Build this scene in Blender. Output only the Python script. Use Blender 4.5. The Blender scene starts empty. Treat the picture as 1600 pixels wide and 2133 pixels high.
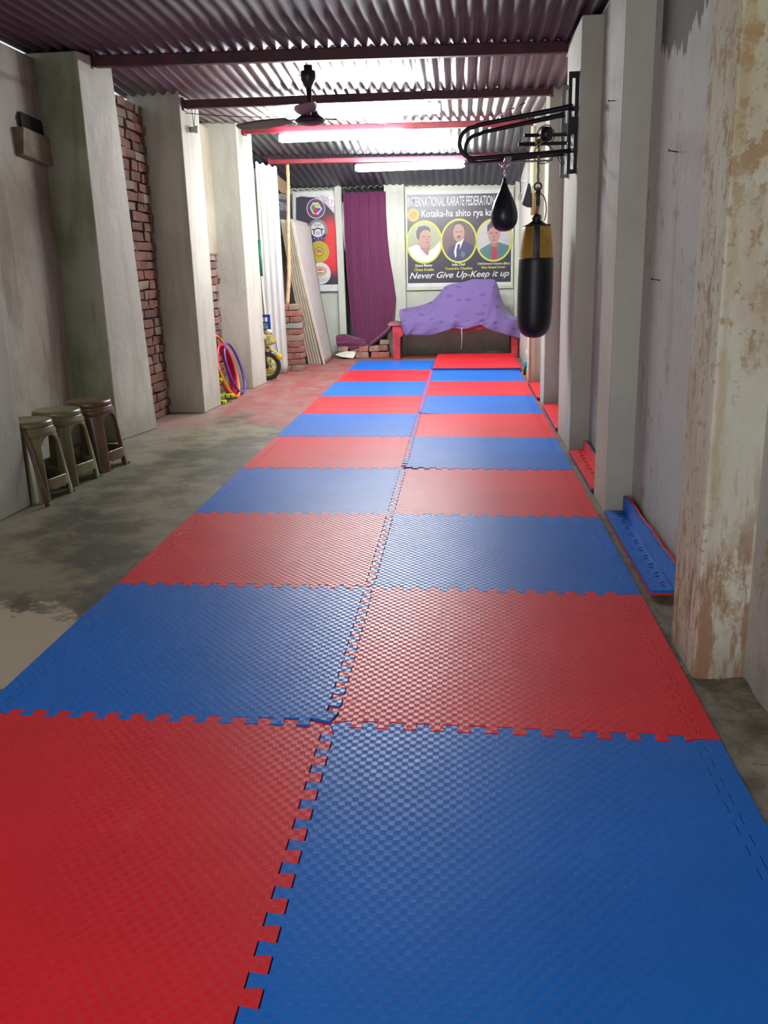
import bpy, bmesh, math, random
from mathutils import Vector, Matrix, noise as mnoise
random.seed(7)
PI = math.pi
sc = bpy.context.scene
COL = sc.collection

# ------------------------------------------------------------------ camera
FPX = 1819.7
PITCH, YAW, ROLL = 0.273556, -0.093231, -0.028113
CAM = Vector((0.34673, -2.01603, 1.147355))
_f = Vector((math.sin(YAW)*math.cos(PITCH), math.cos(YAW)*math.cos(PITCH), -math.sin(PITCH)))
_r = Vector((math.cos(YAW), -math.sin(YAW), 0))
_u = _r.cross(_f)
CF = _f
CR = math.cos(ROLL)*_r + math.sin(ROLL)*_u
CU = -math.sin(ROLL)*_r + math.cos(ROLL)*_u
cd = bpy.data.cameras.new('camera')
cam = bpy.data.objects.new('camera', cd)
COL.objects.link(cam)
M = Matrix.Identity(4)
for i in range(3):
    M[i][0] = CR[i]; M[i][1] = CU[i]; M[i][2] = -CF[i]; M[i][3] = CAM[i]
cam.matrix_world = M
cd.sensor_fit = 'HORIZONTAL'; cd.sensor_width = 36.0; cd.lens = 36.0*FPX/1600.0
cd.clip_start = 0.05; cd.clip_end = 60
sc.camera = cam

# ------------------------------------------------------------------ world, exposure, lights
EXPOSURE = 1.0
TUBE_STRENGTH = 98.0
FILL_POWER = 33.0
WORLD_STRENGTH = 0.55
sc.view_settings.view_transform = 'Standard'
sc.view_settings.look = 'None'
sc.view_settings.exposure = EXPOSURE
sc.view_settings.gamma = 1.0
sc.view_settings.use_curve_mapping = False
w = bpy.data.worlds.new('daylight'); sc.world = w; w.use_nodes = True
w.node_tree.nodes['Background'].inputs[0].default_value = (0.80, 0.86, 1.0, 1)
w.node_tree.nodes['Background'].inputs[1].default_value = WORLD_STRENGTH
al = bpy.data.lights.new('rear_fill', 'AREA')  # area lamp added behind the camera to fill the near part of the room
al.shape = 'RECTANGLE'; al.size = 1.6; al.size_y = 2.0; al.energy = FILL_POWER; al.color = (1.0, 0.97, 0.94)
ao = bpy.data.objects.new('rear_fill', al); COL.objects.link(ao)
ao.location = (-1.1, -3.3, 1.6); ao.rotation_euler = (math.radians(86), 0, 0)

# ------------------------------------------------------------------ helpers
def at(px, py, Y=None, X=None, Z=None):
    d = CF + CR*((px-800)/FPX) - CU*((py-1066.5)/FPX)
    if Y is not None: t = (Y-CAM.y)/d.y
    elif X is not None: t = (X-CAM.x)/d.x
    else: t = (Z-CAM.z)/d.z
    return CAM + d*t

def chain_loc(o):
    v = Vector((0, 0, 0))
    while o is not None:
        v += o.location; o = o.parent
    return v

class MB:
    def __init__(s): s.v = []; s.f = []; s.m = []; s.sm = []
    def add(s, vs, fs, mi=0, smooth=False):
        b = len(s.v); s.v += [tuple(p) for p in vs]
        for f in fs:
            s.f.append([b+i for i in f]); s.m.append(mi); s.sm.append(smooth)
    def box(s, c, d, mi=0, rot=None, jit=0):
        vs = []
        for x in (-.5, .5):
            for y in (-.5, .5):
                for z in (-.5, .5):
                    p = Vector((x*d[0], y*d[1], z*d[2]))
                    if jit: p += Vector([random.uniform(-jit, jit) for _ in range(3)])
                    if rot is not None: p = rot @ p
                    vs.append(p+Vector(c))
        s.add(vs, [(0,1,3,2),(4,6,7,5),(0,4,5,1),(2,3,7,6),(0,2,6,4),(1,5,7,3)], mi)
    def b2(s, x0, x1, y0, y1, z0, z1, mi=0):
        s.box(((x0+x1)/2, (y0+y1)/2, (z0+z1)/2), (x1-x0, y1-y0, z1-z0), mi)
    def tube(s, pts, r, n=10, mi=0, closed=False, caps=True):
        pts = [Vector(p) for p in pts]; N = len(pts)
        rs = r if isinstance(r, (list, tuple)) else [r]*N
        rings = []; prev = None
        for i in range(N):
            if closed: t = pts[(i+1) % N]-pts[i-1]
            else: t = pts[min(i+1, N-1)]-pts[max(i-1, 0)]
            t.normalize()
            if prev is None:
                a = Vector((0, 0, 1)) if abs(t.z) < .9 else Vector((1, 0, 0))
                nn = t.cross(a).normalized()
            else:
                nn = (prev - t*prev.dot(t)).normalized()
            prev = nn; b = t.cross(nn)
            rings.append([pts[i]+(nn*math.cos(2*PI*k/n)+b*math.sin(2*PI*k/n))*rs[i] for k in range(n)])
        vs = [p for rg in rings for p in rg]; fs = []
        for i in range(N if closed else N-1):
            j = (i+1) % N
            for k in range(n):
                fs.append((i*n+k, i*n+(k+1) % n, j*n+(k+1) % n, j*n+k))
        if caps and not closed:
            fs.append(tuple(range(n-1, -1, -1))); fs.append(tuple((N-1)*n+k for k in range(n)))
        s.add(vs, fs, mi, True)
    def lathe(s, prof, c=(0,0,0), n=32, mi=0, axis='z', smooth=True):
        vs = []; fs = []
        for r, z in prof:
            for k in range(n):
                a = 2*PI*k/n
                if axis == 'z': p = (r*math.cos(a), r*math.sin(a), z)
                elif axis == 'y': p = (r*math.cos(a), z, r*math.sin(a))
                else: p = (z, r*math.cos(a), r*math.sin(a))
                vs.append(Vector(p)+Vector(c))
        P = len(prof)
        for i in range(P-1):
            for k in range(n): fs.append((i*n+k, i*n+(k+1) % n, (i+1)*n+(k+1) % n, (i+1)*n+k))
        if prof[0][0] > 1e-5: fs.append(tuple(range(n-1, -1, -1)))
        if prof[-1][0] > 1e-5: fs.append(tuple((P-1)*n+k for k in range(n)))
        s.add(vs, fs, mi, smooth)
    def grid(s, fn, nu, nv, mi=0, smooth=True, wrap=False):
        vs = [fn(i/nu, j/nv) for i in range(nu+1) for j in range(nv+1)]
        fs = [(i*(nv+1)+j, (i+1)*(nv+1)+j, (i+1)*(nv+1)+j+1, i*(nv+1)+j+1) for i in range(nu) for j in range(nv)]
        s.add(vs, fs, mi, smooth)
    def prism(s, poly, d, mi=0):
        """poly: list of 3D points (planar), d: extrusion vector"""
        n = len(poly); d = Vector(d)
        vs = [Vector(p) for p in poly]+[Vector(p)+d for p in poly]
        fs = [tuple(range(n-1, -1, -1)), tuple(range(n, 2*n))]
        for i in range(n): fs.append((i, (i+1) % n, n+(i+1) % n, n+i))
        s.add(vs, fs, mi)
    def build(s, name, mats, parent=None, bevel=0, seg=2, solid=0, fix=True, solid_off=0):
        me = bpy.data.meshes.new(name)
        off = chain_loc(parent)
        me.from_pydata([(p[0]-off.x, p[1]-off.y, p[2]-off.z) for p in s.v], [], s.f)
        if not isinstance(mats, (list, tuple)): mats = [mats]
        for m in mats: me.materials.append(m)
        for p, mi, sm in zip(me.polygons, s.m, s.sm): p.material_index = mi; p.use_smooth = sm
        if fix:
            bm = bmesh.new(); bm.from_mesh(me)
            bmesh.ops.remove_doubles(bm, verts=bm.verts, dist=1e-6)
            bmesh.ops.recalc_face_normals(bm, faces=bm.faces)
            bm.to_mesh(me); bm.free()
        me.update()
        o = bpy.data.objects.new(name, me); COL.objects.link(o)
        if parent is not None: o.parent = parent
        if solid:
            md = o.modifiers.new('solid', 'SOLIDIFY'); md.thickness = solid; md.offset = solid_off
        if bevel:
            md = o.modifiers.new('bevel', 'BEVEL'); md.width = bevel; md.segments = seg; md.limit_method = 'ANGLE'
            md.angle_limit = math.radians(40)
        return o

def tag(o, label, cat, group=None, kind=None):
    o['label'] = label; o['category'] = cat
    if group: o['group'] = group
    if kind: o['kind'] = kind
    return o
def thing(name, loc, label, cat, group=None, kind=None, rz=0):
    o = bpy.data.objects.new(name, None); COL.objects.link(o); o.location = loc; o.rotation_euler.z = rz
    o.empty_display_size = 0.05
    return tag(o, label, cat, group, kind)
def copy_tree(o, parent=None):
    c = o.copy(); COL.objects.link(c); c.parent = parent
    for ch in list(o.children): copy_tree(ch, c)
    return c

# ------------------------------------------------------------------ materials
class NT:
    def __init__(s, name, rough=.6, metal=0.0, spec=.5):
        s.m = bpy.data.materials.new(name); s.m.use_nodes = True
        s.t = s.m.node_tree; s.b = s.t.nodes['Principled BSDF']
        s.b.inputs['Roughness'].default_value = rough; s.b.inputs['Metallic'].default_value = metal
        s.b.inputs['Specular IOR Level'].default_value = spec
        s.co = s.n('ShaderNodeTexCoord').outputs['Object']
    def n(s, typ, **kw):
        nd = s.t.nodes.new(typ)
        for k, v in kw.items(): setattr(nd, k, v)
        return nd
    def link(s, a, b): s.t.links.new(a, b)
    def setin(s, sock, v):
        if isinstance(v, bpy.types.NodeSocket): s.link(v, sock)
        elif isinstance(v, (tuple, list)) and len(v) == 3 and sock.type == 'RGBA': sock.default_value = (*v, 1)
        else: sock.default_value = v
    def map(s, scale, loc=(0,0,0)):
        nd = s.n('ShaderNodeMapping'); s.link(s.co, nd.inputs[0])
        nd.inputs['Scale'].default_value = scale; nd.inputs['Location'].default_value = loc
        return nd.outputs[0]
    def noise(s, scale, detail=4, rough=.55, vec=None, dist=0):
        nd = s.n('ShaderNodeTexNoise'); s.link(vec if vec is not None else s.co, nd.inputs['Vector'])
        nd.inputs['Scale'].default_value = scale; nd.inputs['Detail'].default_value = detail
        nd.inputs['Roughness'].default_value = rough; nd.inputs['Distortion'].default_value = dist
        return nd.outputs['Fac']
    def ramp(s, fac, lo, hi):
        nd = s.n('ShaderNodeMapRange'); nd.interpolation_type = 'SMOOTHSTEP'
        s.link(fac, nd.inputs[0]); nd.inputs[1].default_value = lo; nd.inputs[2].default_value = hi
        return nd.outputs[0]
    def mix(s, fac, a, b):
        nd = s.n('ShaderNodeMix', data_type='RGBA')
        s.setin(nd.inputs[0], fac); s.setin(nd.inputs[6], a); s.setin(nd.inputs[7], b)
        return nd.outputs[2]
    def math(s, op, a, b=0.0, c=None):
        nd = s.n('ShaderNodeMath', operation=op)
        s.setin(nd.inputs[0], a); s.setin(nd.inputs[1], b)
        if c is not None: s.setin(nd.inputs[2], c)
        return nd.outputs[0]
    def sep(s, vec=None):
        nd = s.n('ShaderNodeSeparateXYZ'); s.link(vec if vec is not None else s.co, nd.inputs[0]); return nd.outputs
    def bump(s, h, strength=.3, dist=.01, prev=None):
        nd = s.n('ShaderNodeBump'); s.link(h, nd.inputs['Height'])
        nd.inputs['Strength'].default_value = strength; nd.inputs['Distance'].default_value = dist
        if prev is not None: s.link(prev, nd.inputs['Normal'])
        s.link(nd.outputs[0], s.b.inputs['Normal']); return nd.outputs[0]
    def color(s, c): s.setin(s.b.inputs['Base Color'], c)

def srgb(r, g, b):
    f = lambda c: (c/255/12.92) if c/255 <= .04045 else ((c/255+.055)/1.055)**2.4
    return (f(r), f(g), f(b))
def simple(name, c, rough=.5, metal=0.0, var=.12, bump=0.0, bscale=40, spec=.5):
    t = NT(name, rough, metal, spec)
    n = t.noise(9, 4)
    d = tuple(x*(1-var) for x in c); l = tuple(min(1, x*(1+var)) for x in c)
    t.color(t.mix(t.ramp(n, .3, .7), d, l))
    if bump: t.bump(t.noise(bscale, 4), bump, .005)
    return t.m

def plaster(name, base, stain, stain_amt=.5, speck=None, speck_lo=.62, streak=(.45,.42,.38), streak_amt=.35, seed=0, bump=.25, lowdirt=.4, patch=None):
    k_ = (.97, 1.0, .915)
    base = tuple(a*b for a, b in zip(base, k_)); stain = tuple(a*b for a, b in zip(stain, k_)); streak = tuple(a*b for a, b in zip(streak, k_))
    t = NT(name, .85)
    n1 = t.noise(1.3, 6, .6, t.map((1, 1, .7), (seed, seed*2, seed)))
    c = t.mix(t.math('MULTIPLY', t.ramp(n1, .42, .60), stain_amt), base, stain)
    n2 = t.noise(1.0, 5, .6, t.map((5, 5, .8), (seed*3, 1, 0)), dist=.6)
    c = t.mix(t.math('MULTIPLY', t.ramp(n2, .49, .64), streak_amt), c, streak)
    z = t.sep()[2]
    if speck:
        n3 = t.noise(11, 8, .78, t.map((1, 1, .75), (5, seed, 2)))
        n4 = t.noise(2.2, 4, .5, t.map((1, 1, .5), (seed, 9, 4)))
        k = t.math('MULTIPLY', t.ramp(n3, speck_lo-.07, speck_lo-.01), t.ramp(n4, .38, .50))
        c = t.mix(t.math('MULTIPLY', k, .8), c, speck)
    if lowdirt:
        zz = t.math('ADD', z, t.math('MULTIPLY', t.noise(7, 5), .35))
        k = t.math('SUBTRACT', 1.0, t.ramp(zz, .12, .42))
        c = t.mix(t.math('MULTIPLY', k, lowdirt), c, (.16, .14, .11))
    n5 = t.noise(60, 3)
    c = t.mix(t.math('MULTIPLY', t.ramp(n5, .62, .72), .25), c, tuple(x*.5 for x in base))
    if patch: c = patch(t, c)
    t.color(c)
    b1 = t.bump(t.noise(14, 6, .6), bump, .02)
    t.bump(t.noise(90, 3), bump*.5, .003, b1)
    return t.m

M_ = {}
M_['wall_l'] = plaster('plaster_left', (.42,.385,.345), (.25,.215,.175), .85, streak=(.15,.11,.08), streak_amt=.55, seed=3, lowdirt=.2)
M_['pil_green'] = plaster('plaster_pillar', (.41,.42,.345), (.215,.25,.135), .9, streak=(.24,.20,.13), streak_amt=.5, seed=8, lowdirt=.2)
M_['pil_grey'] = plaster('plaster_grey', (.50,.48,.45), (.36,.345,.31), .6, streak=(.30,.27,.23), streak_amt=.4, seed=17, lowdirt=.3)
M_['plaster_tan'] = plaster('plaster_tan', (.36,.31,.24), (.24,.2,.14), .7, seed=5, lowdirt=0)
M_['pil_white'] = plaster('plaster_white', (.54,.525,.48), (.39,.38,.34), .6, streak=(.34,.31,.26), streak_amt=.4, seed=12, lowdirt=.15)
def rpatch(t, c):
    s = t.sep()
    e = t.math('ADD', s[2], t.math('MULTIPLY', t.noise(1.0, 5, .7, t.map((14, 14, 3))), -.36))
    e = t.math('ADD', e, t.math('MULTIPLY', t.math('ABSOLUTE', t.math('SUBTRACT', s[1], 1.55)), -.22))
    k = t.ramp(e, 1.68, 1.70)
    k = t.math('MULTIPLY', k, t.math('MULTIPLY', t.ramp(s[1], 1.0, 1.02), t.math('SUBTRACT', 1.0, t.ramp(s[1], 1.9, 1.93))))
    return t.mix(k, c, (.10, .095, .075))
M_['wall_r'] = plaster('plaster_right', (.52,.50,.50), (.42,.42,.41), .7, speck=(.36,.25,.15), speck_lo=.63, streak=(.40,.34,.32), streak_amt=.5, seed=21, patch=rpatch)
M_['pil_r'] = plaster('plaster_right_pillar', (.54,.52,.49), (.43,.42,.37), .6, streak=(.45,.39,.37), streak_amt=.35, seed=31, lowdirt=.35)
def npatch(t, c):
    s = t.sep()
    n = t.noise(38, 4, .6, t.map((1, 1, .8), (2, 7, 1))); m_ = t.noise(3.2, 5, .6, t.map((1, 1, .6), (4, 4, 4)))
    c = t.mix(t.math('MULTIPLY', t.math('MULTIPLY', t.ramp(n, .55, .62), t.ramp(m_, .42, .54)), .7), c, (.33,.22,.10))
    # damp ochre band running down the near corner
    e = t.math('ADD', t.math('ABSOLUTE', t.math('SUBTRACT', s[0], 1.02)), t.math('MULTIPLY', t.math('SUBTRACT', t.noise(6, 6, .7, t.map((2, 2, .5))), .5), .12))
    c = t.mix(t.math('MULTIPLY', t.math('SUBTRACT', 1.0, t.ramp(e, .002, .018)), .45), c, (.40,.29,.14))
    q_ = t.math('SUBTRACT', 1.0, t.ramp(t.math('ADD', s[2], t.math('MULTIPLY', m_, .6)), .55, .95))
    v_ = t.ramp(t.noise(1.0, 7, .75, t.map((14, 14, 2.6))), .5, .6)
    return t.mix(t.math('MULTIPLY', t.math('MULTIPLY', q_, v_), .8), c, (.27,.12,.06))
M_['pil_near'] = plaster('plaster_stained', (.60,.57,.50), (.50,.44,.30), .7, speck=(.33,.20,.08), speck_lo=.575, streak=(.42,.31,.21), streak_amt=.45, seed=44, lowdirt=.5, patch=npatch)
M_['wall_b'] = plaster('plaster_back', (.47,.475,.44), (.34,.35,.31), .6, streak=(.36,.36,.31), streak_amt=.4, seed=54, lowdirt=.6)
M_['corridor'] = simple('dark_corridor', (.05,.045,.045), .9)

# floor: grey brown cement with a red oxide painted far part
t = NT('cement_floor', .42)
s = t.sep()
n1 = t.noise(1.5, 8, .65); n2 = t.noise(4.5, 7, .7); n3 = t.noise(22, 5, .7)
c = t.mix(t.ramp(n1, .43, .57), (.080,.074,.046), (.24,.20,.125))
c = t.mix(t.math('MULTIPLY', t.ramp(n2, .5, .62), .5), c, (.066,.056,.04))
c = t.mix(t.math('MULTIPLY', t.ramp(n3, .57, .66), .35), c, (.36,.33,.25))
# pale worn patch near the left front
d = t.math('ADD', t.math('MULTIPLY', t.math('ABSOLUTE', t.math('SUBTRACT', s[1], .55)), 1.0), t.math('MULTIPLY', t.noise(2.6, 6, .65), 1.1))
k = t.math('SUBTRACT', 1.0, t.ramp(d, .80, .86))
k = t.math('MULTIPLY', k, t.math('SUBTRACT', 1.0, t.ramp(s[0], -1.0, -.9)))
c = t.mix(t.math('MULTIPLY', k, .9), c, (.50,.42,.29))
# red oxide
e = t.math('ADD', s[1], t.math('MULTIPLY', t.math('SUBTRACT', t.noise(1.6, 5, .6), .5), 2.6))
e = t.math('ADD', e, t.math('MULTIPLY', t.math('ABSOLUTE', t.math('ADD', s[0], 1.5)), .5))
k = t.ramp(e, 4.75, 5.0)
red = t.mix(t.ramp(t.noise(5, 6, .7), .42, .62), (.30,.065,.062), (.27,.14,.12))
c = t.mix(t.math('MULTIPLY', k, t.ramp(t.noise(3.2, 5, .65), .30, .42)), c, red)
# worn cement skirt by the left wall and joint line
k = t.math('SUBTRACT', 1.0, t.ramp(t.math('ADD', s[0], t.math('MULTIPLY', n2, .5)), -1.62, -1.38))
c = t.mix(t.math('MULTIPLY', k, .55), c, (.27,.24,.19))
k = t.math('LESS_THAN', t.math('ABSOLUTE', t.math('SUBTRACT', s[1], t.math('ADD', 4.02, t.math('MULTIPLY', n3, .03)))), .006)
c = t.mix(t.math('MULTIPLY', k, .6), c, (.05,.045,.04))
t.color(c)
t.setin(t.b.inputs['Roughness'], t.math('ADD', .30, t.math('MULTIPLY', n2, .38)))
b1 = t.bump(n2, .25, .012); t.bump(n3, .25, .004, b1)
M_['floor'] = t.m
t = NT('rough_kerb', .9)
n1 = t.noise(6, 8, .7); n2 = t.noise(28, 6, .7)
c = t.mix(t.ramp(n1, .35, .65), (.12,.105,.07), (.30,.27,.2)); c = t.mix(t.math('MULTIPLY', t.ramp(n2, .55, .7), .6), c, (.06,.05,.03))
t.color(c); b1 = t.bump(n1, .7, .03); t.bump(n2, .5, .01, b1); M_['kerb'] = t.m

def corr(name, c1, c2, c3, rough, metal):
    t = NT(name, rough, metal)
    n1 = t.noise(1.6, 6, .65, t.map((2.0, .5, 1))); n2 = t.noise(1.0, 6, .7, t.map((22, 1.2, 1)))
    c = t.mix(t.ramp(n1, .38, .62), c1, c2); c = t.mix(t.math('MULTIPLY', t.ramp(n2, .48, .7), .7), c, c3)
    t.color(c)
    t.setin(t.b.inputs['Roughness'], t.math('ADD', rough-.12, t.math('MULTIPLY', n1, .3)))
    t.bump(t.noise(12, 4), .15, .01)
    return t.m
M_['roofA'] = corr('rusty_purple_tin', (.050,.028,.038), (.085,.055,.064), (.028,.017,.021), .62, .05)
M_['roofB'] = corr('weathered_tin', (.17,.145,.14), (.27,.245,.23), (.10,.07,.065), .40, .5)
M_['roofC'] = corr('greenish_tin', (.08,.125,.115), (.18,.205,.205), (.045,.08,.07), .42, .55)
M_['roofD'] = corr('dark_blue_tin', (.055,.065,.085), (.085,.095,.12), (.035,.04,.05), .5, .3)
M_['white_tin'] = corr('white_sheet', (.48,.49,.47), (.54,.54,.51), (.38,.38,.36), .55, .0)
M_['beam'] = simple('dark_red_paint', srgb(66, 16, 27), .5, 0, .35, .2, 30)
M_['beam_far'] = simple('red_paint', srgb(138, 30, 44), .5, 0, .2, .1, 30)
t = NT('lamp_tube', .4); t.color((.9,.9,.9)); t.b.inputs['Emission Color'].default_value = (.93,.97,1,1)
t.b.inputs['Emission Strength'].default_value = TUBE_STRENGTH; M_['tube'] = t.m
M_['white_metal'] = simple('white_enamel', (.75,.75,.73), .4)

def foam(name, c, dark, textured=True):
    t = NT(name, .5, 0, .32)
    s = t.sep()
    n = t.noise(2.3, 5, .6)
    dirt = t.noise(1.1, 7, .7, t.map((2, 1, 1), (3, 1, 0)))
    cc = t.mix(t.ramp(n, .3, .7), c, tuple(x*.88 for x in c))
    cc = t.mix(t.math('MULTIPLY', t.ramp(dirt, .56, .78), .10), cc, (.6,.6,.6))
    t.color(cc)
    if textured:
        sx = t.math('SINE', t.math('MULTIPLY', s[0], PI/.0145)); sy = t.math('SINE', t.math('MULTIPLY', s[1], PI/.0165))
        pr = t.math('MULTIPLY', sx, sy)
        cc = t.mix(t.math('MULTIPLY', t.ramp(pr, -.15, .15), .19), cc, tuple(x*.45 for x in c)); t.color(cc)  # alternate cells darkened: shading of the embossed ridges put into the base colour
        t.setin(t.b.inputs['Roughness'], t.math('ADD', .36, t.math('MULTIPLY', t.ramp(pr, -.12, .12), .26)))
        b1 = t.bump(t.ramp(pr, -.5, .5), .24, .0009)
        t.bump(t.noise(3, 2), .2, .012, b1)
    else:
        t.bump(t.noise(7, 3), .2, .006)
    return t.m
RED = (.80,.018,.032); BLUE = (.001,.155,.64)
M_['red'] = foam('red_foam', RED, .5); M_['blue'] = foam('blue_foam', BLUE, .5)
M_['red_smooth'] = foam('red_foam_smooth', (.72,.02,.03), .5, False)
M_['red_under'] = foam('red_foam_underside', RED, .5, False); M_['blue_under'] = foam('blue_foam_underside', (.006,.05,.24), .5, False)

def brickmat(name, a, b, pale):
    t = NT(name, .9)
    n = t.noise(14, 6, .7); n2 = t.noise(5, 5, .6)
    c = t.mix(t.ramp(n, .35, .65), a, b); c = t.mix(t.math('MULTIPLY', t.ramp(n2, .5, .7), .45), c, pale)
    t.color(c); t.bump(t.noise(40, 5, .7), .5, .006); return t.m
BR = [brickmat('brick_a', (.28,.085,.06), (.34,.125,.085), (.32,.21,.15)), brickmat('brick_b', (.20,.075,.055), (.28,.115,.08), (.27,.19,.14)),
      brickmat('brick_c', (.27,.19,.14), (.30,.22,.16), (.24,.20,.15)), brickmat('brick_d', (.22,.12,.095), (.3,.17,.13), (.34,.3,.22))]
M_['brick_grey'] = brickmat('brick_grey', (.25,.26,.23), (.3,.3,.26), (.12,.27,.26))
BRW = [brickmat('old_brick_a', (.20,.085,.062), (.26,.125,.092), (.24,.18,.13)), brickmat('old_brick_b', (.155,.075,.056), (.22,.115,.085), (.22,.165,.12)), brickmat('old_brick_c', (.20,.14,.105), (.24,.175,.13), (.20,.16,.12)), brickmat('old_brick_d', (.13,.075,.058), (.19,.11,.085), (.2,.16,.12))]
M_['mortar'] = simple('dirty_mortar', (.11,.082,.06), .95, 0, .4, .6, 25)
M_['mortar_pale'] = simple('pale_plaster_rim', (.26,.215,.16), .95, 0, .25, .6, 25)

M_['black_metal'] = simple('black_painted_steel', (.010,.012,.018), .35, .3)
M_['grey_metal'] = simple('worn_grey_steel', (.16,.16,.16), .4, .6)
M_['chrome'] = simple('chrome', (.6,.6,.6), .2, 1)
M_['leather'] = simple('black_leather', (.012,.016,.024), .32, 0, .2, .15, 60)
M_['vinyl'] = simple('black_vinyl', (.007,.008,.014), .42, 0, .2, .12, 30)
M_['yellow_vinyl'] = simple('yellow_vinyl', (.36,.21,.02), .5, 0, .25, .2, 16)
M_['rope'] = simple('brown_rope', (.30,.17,.08), .9, 0, .3, .4, 120)
M_['dark_cord'] = simple('dark_cord', (.03,.018,.02), .8)
M_['fan'] = simple('dark_brown_enamel', (.028,.02,.025), .4)
M_['bamboo'] = simple('bamboo', srgb(205,170,128), .55, 0, .15, .1, 40)
M_['foam_board'] = simple('white_foam_board', (.43,.395,.36), .7, 0, .05)
M_['foam_edge'] = simple('cream_board_edge', (.45,.39,.285), .7, 0, .08)
M_['bench'] = simple('red_painted_wood', srgb(168,44,52), .5, 0, .3, .15, 30)
M_['bench_top'] = simple('worn_wood_top', srgb(150,95,90), .7, 0, .3, .2, 30)
M_['bench_dark'] = simple('brown_wood', srgb(92,62,60), .8, 0, .2, .2)
t = NT('magenta_curtain', .85); n = t.noise(1.0, 4, .6, t.map((30, 30, 2)))
z = t.sep()[2]
c = t.mix(t.ramp(z, .5, 1.7), (.092,.007,.045), (.075,.018,.070)); c = t.mix(t.math('MULTIPLY', t.ramp(n, .4, .7), .4), c, (.10,.008,.06))
t.color(c); t.bump(t.noise(130, 3), .2, .003); t.b.inputs['Sheen Weight'].default_value = .3; M_['curtain'] = t.m
t = NT('lilac_cloth', .85)
vo = t.n('ShaderNodeTexVoronoi'); t.link(t.map((5.2, 5.2, 10.5), (.3, .1, .2)), vo.inputs['Vector']); vo.inputs['Scale'].default_value = 1.15; vo.inputs['Randomness'].default_value = .75
k = t.math('SUBTRACT', 1.0, t.ramp(vo.outputs['Distance'], .24, .28))
t.color(t.mix(t.math('MULTIPLY', k, .6), (.125,.080,.225), (.065,.033,.135))); t.bump(t.noise(25, 4), .15, .01)
t.b.inputs['Sheen Weight'].default_value = .2; M_['lilac'] = t.m
M_['white_paint'] = simple('white_painted_wood', (.50,.52,.50), .5, 0, .06)
def plain(name, c, rough=.45): 
    t = NT(name, rough); t.color(t.mix(t.ramp(t.noise(8, 3), .3, .7), c, tuple(x*.92 for x in c))); return t.m
M_['ban_black'] = plain('banner_black', (.022,.018,.026), .35)
M_['ban_pale'] = plain('banner_border', (.42,.44,.30), .5)
M_['ban_white'] = plain('banner_white', (.52,.52,.52), .5)
M_['ban_yellow'] = plain('banner_yellow', (.42,.43,.04), .5)
M_['ban_gold'] = plain('banner_gold', (.40,.30,.06), .5)
M_['ban_navy'] = plain('banner_navy', (.02,.02,.10), .4)
M_['ban_maroon'] = plain('banner_maroon', (.25,.03,.04), .4)
M_['skin'] = plain('print_skin', (.32,.185,.135), .4); M_['skin2'] = plain('print_skin_dark', (.25,.13,.09), .4)
M_['hair'] = plain('print_hair', (.05,.04,.045), .4); M_['feature'] = plain('print_features', (.16,.07,.06), .4)
M_['p_green'] = plain('print_green', (.25,.28,.16), .4); M_['p_brown'] = plain('print_brown', (.10,.06,.06), .4); M_['p_grey'] = plain('print_grey', (.36,.345,.34), .4)
M_['p_navy'] = plain('print_suit', (.03,.03,.08), .4); M_['p_teal'] = plain('print_teal', (.05,.13,.14), .4); M_['p_red'] = plain('print_red', (.30,.02,.05), .4)
M_['p_blue'] = plain('print_blue', (.04,.06,.4), .4); M_['p_green2'] = plain('print_flag_green', (.03,.2,.08), .4); M_['p_orange'] = plain('print_saffron', (.6,.2,.06), .4)
M_['grey_print'] = plain('print_ring_grey', (.17,.18,.18), .4)
t = NT('banner_black_red', .35)
s = t.sep()
n = t.noise(2.2, 5, .65, t.map((1, 1, .7), (0, 0, 4)))
e = t.math('ADD', t.math('MULTIPLY', t.math('SUBTRACT', s[0], -.0), 1.0), t.math('MULTIPLY', t.math('SUBTRACT', n, .5), .9))
k = t.math('MULTIPLY', t.ramp(e, -.02, .2), t.math('SUBTRACT', 1.0, t.ramp(t.math('ABSOLUTE', t.math('ADD', s[2], .05)), .22, .45)))
t.color(t.mix(k, (.022,.016,.032), (.55,.015,.02))); M_['ban_red'] = t.m
t = NT('silver_back', .35, .3); t.color(t.mix(t.noise(14, 4), (.35,.3,.33), (.75,.68,.7))); t.bump(t.noise(16, 4), .8, .02); M_['silver'] = t.m

# ------------------------------------------------------------------ setting
ZF = -0.02
mb = MB(); mb.b2(-3.2, 1.9, -3.6, 11.2, ZF-.1, ZF)
tag(mb.build('floor', M_['floor']), 'grey brown cement floor with a red oxide painted far part', 'floor', kind='structure')

# --- left wall pieces
def roof_z(x, y):
    # underside level of the tin roof
    base = 2.56 - (x+2.4)*.022
    K = [(-9, .0), (4.2, .0), (5.36, -.09), (7.0, -.062), (8.35, -.205), (10.1, -.42), (20, -.9)]
    for a, b in zip(K, K[1:]):
        if a[0] <= y <= b[0]: return base+a[1]+(b[1]-a[1])*(y-a[0])/(b[0]-a[0])
    return base
mb = MB()
mb.b2(-2.72, -2.42, -3.4, 4.3, ZF, 2.36); mb.b2(-2.46, -2.42, -3.4, 4.3, 2.3, 2.515)
mb.b2(-2.72, -2.42, 4.3, 4.42, ZF, 2.57)
mb.b2(-2.5, -2.20, 5.6, 6.9, ZF, 2.4)
mb.b2(-2.5, -2.1, 7.0, 8.8, ZF, 2.42)
mb.b2(-2.4, -1.90, 8.75, 10.4, ZF, 2.30)
wl = tag(mb.build('wall_left', M_['wall_l'], bevel=.01), 'grimy grey plastered wall on the left between the pillars', 'wall', kind='structure')
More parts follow.
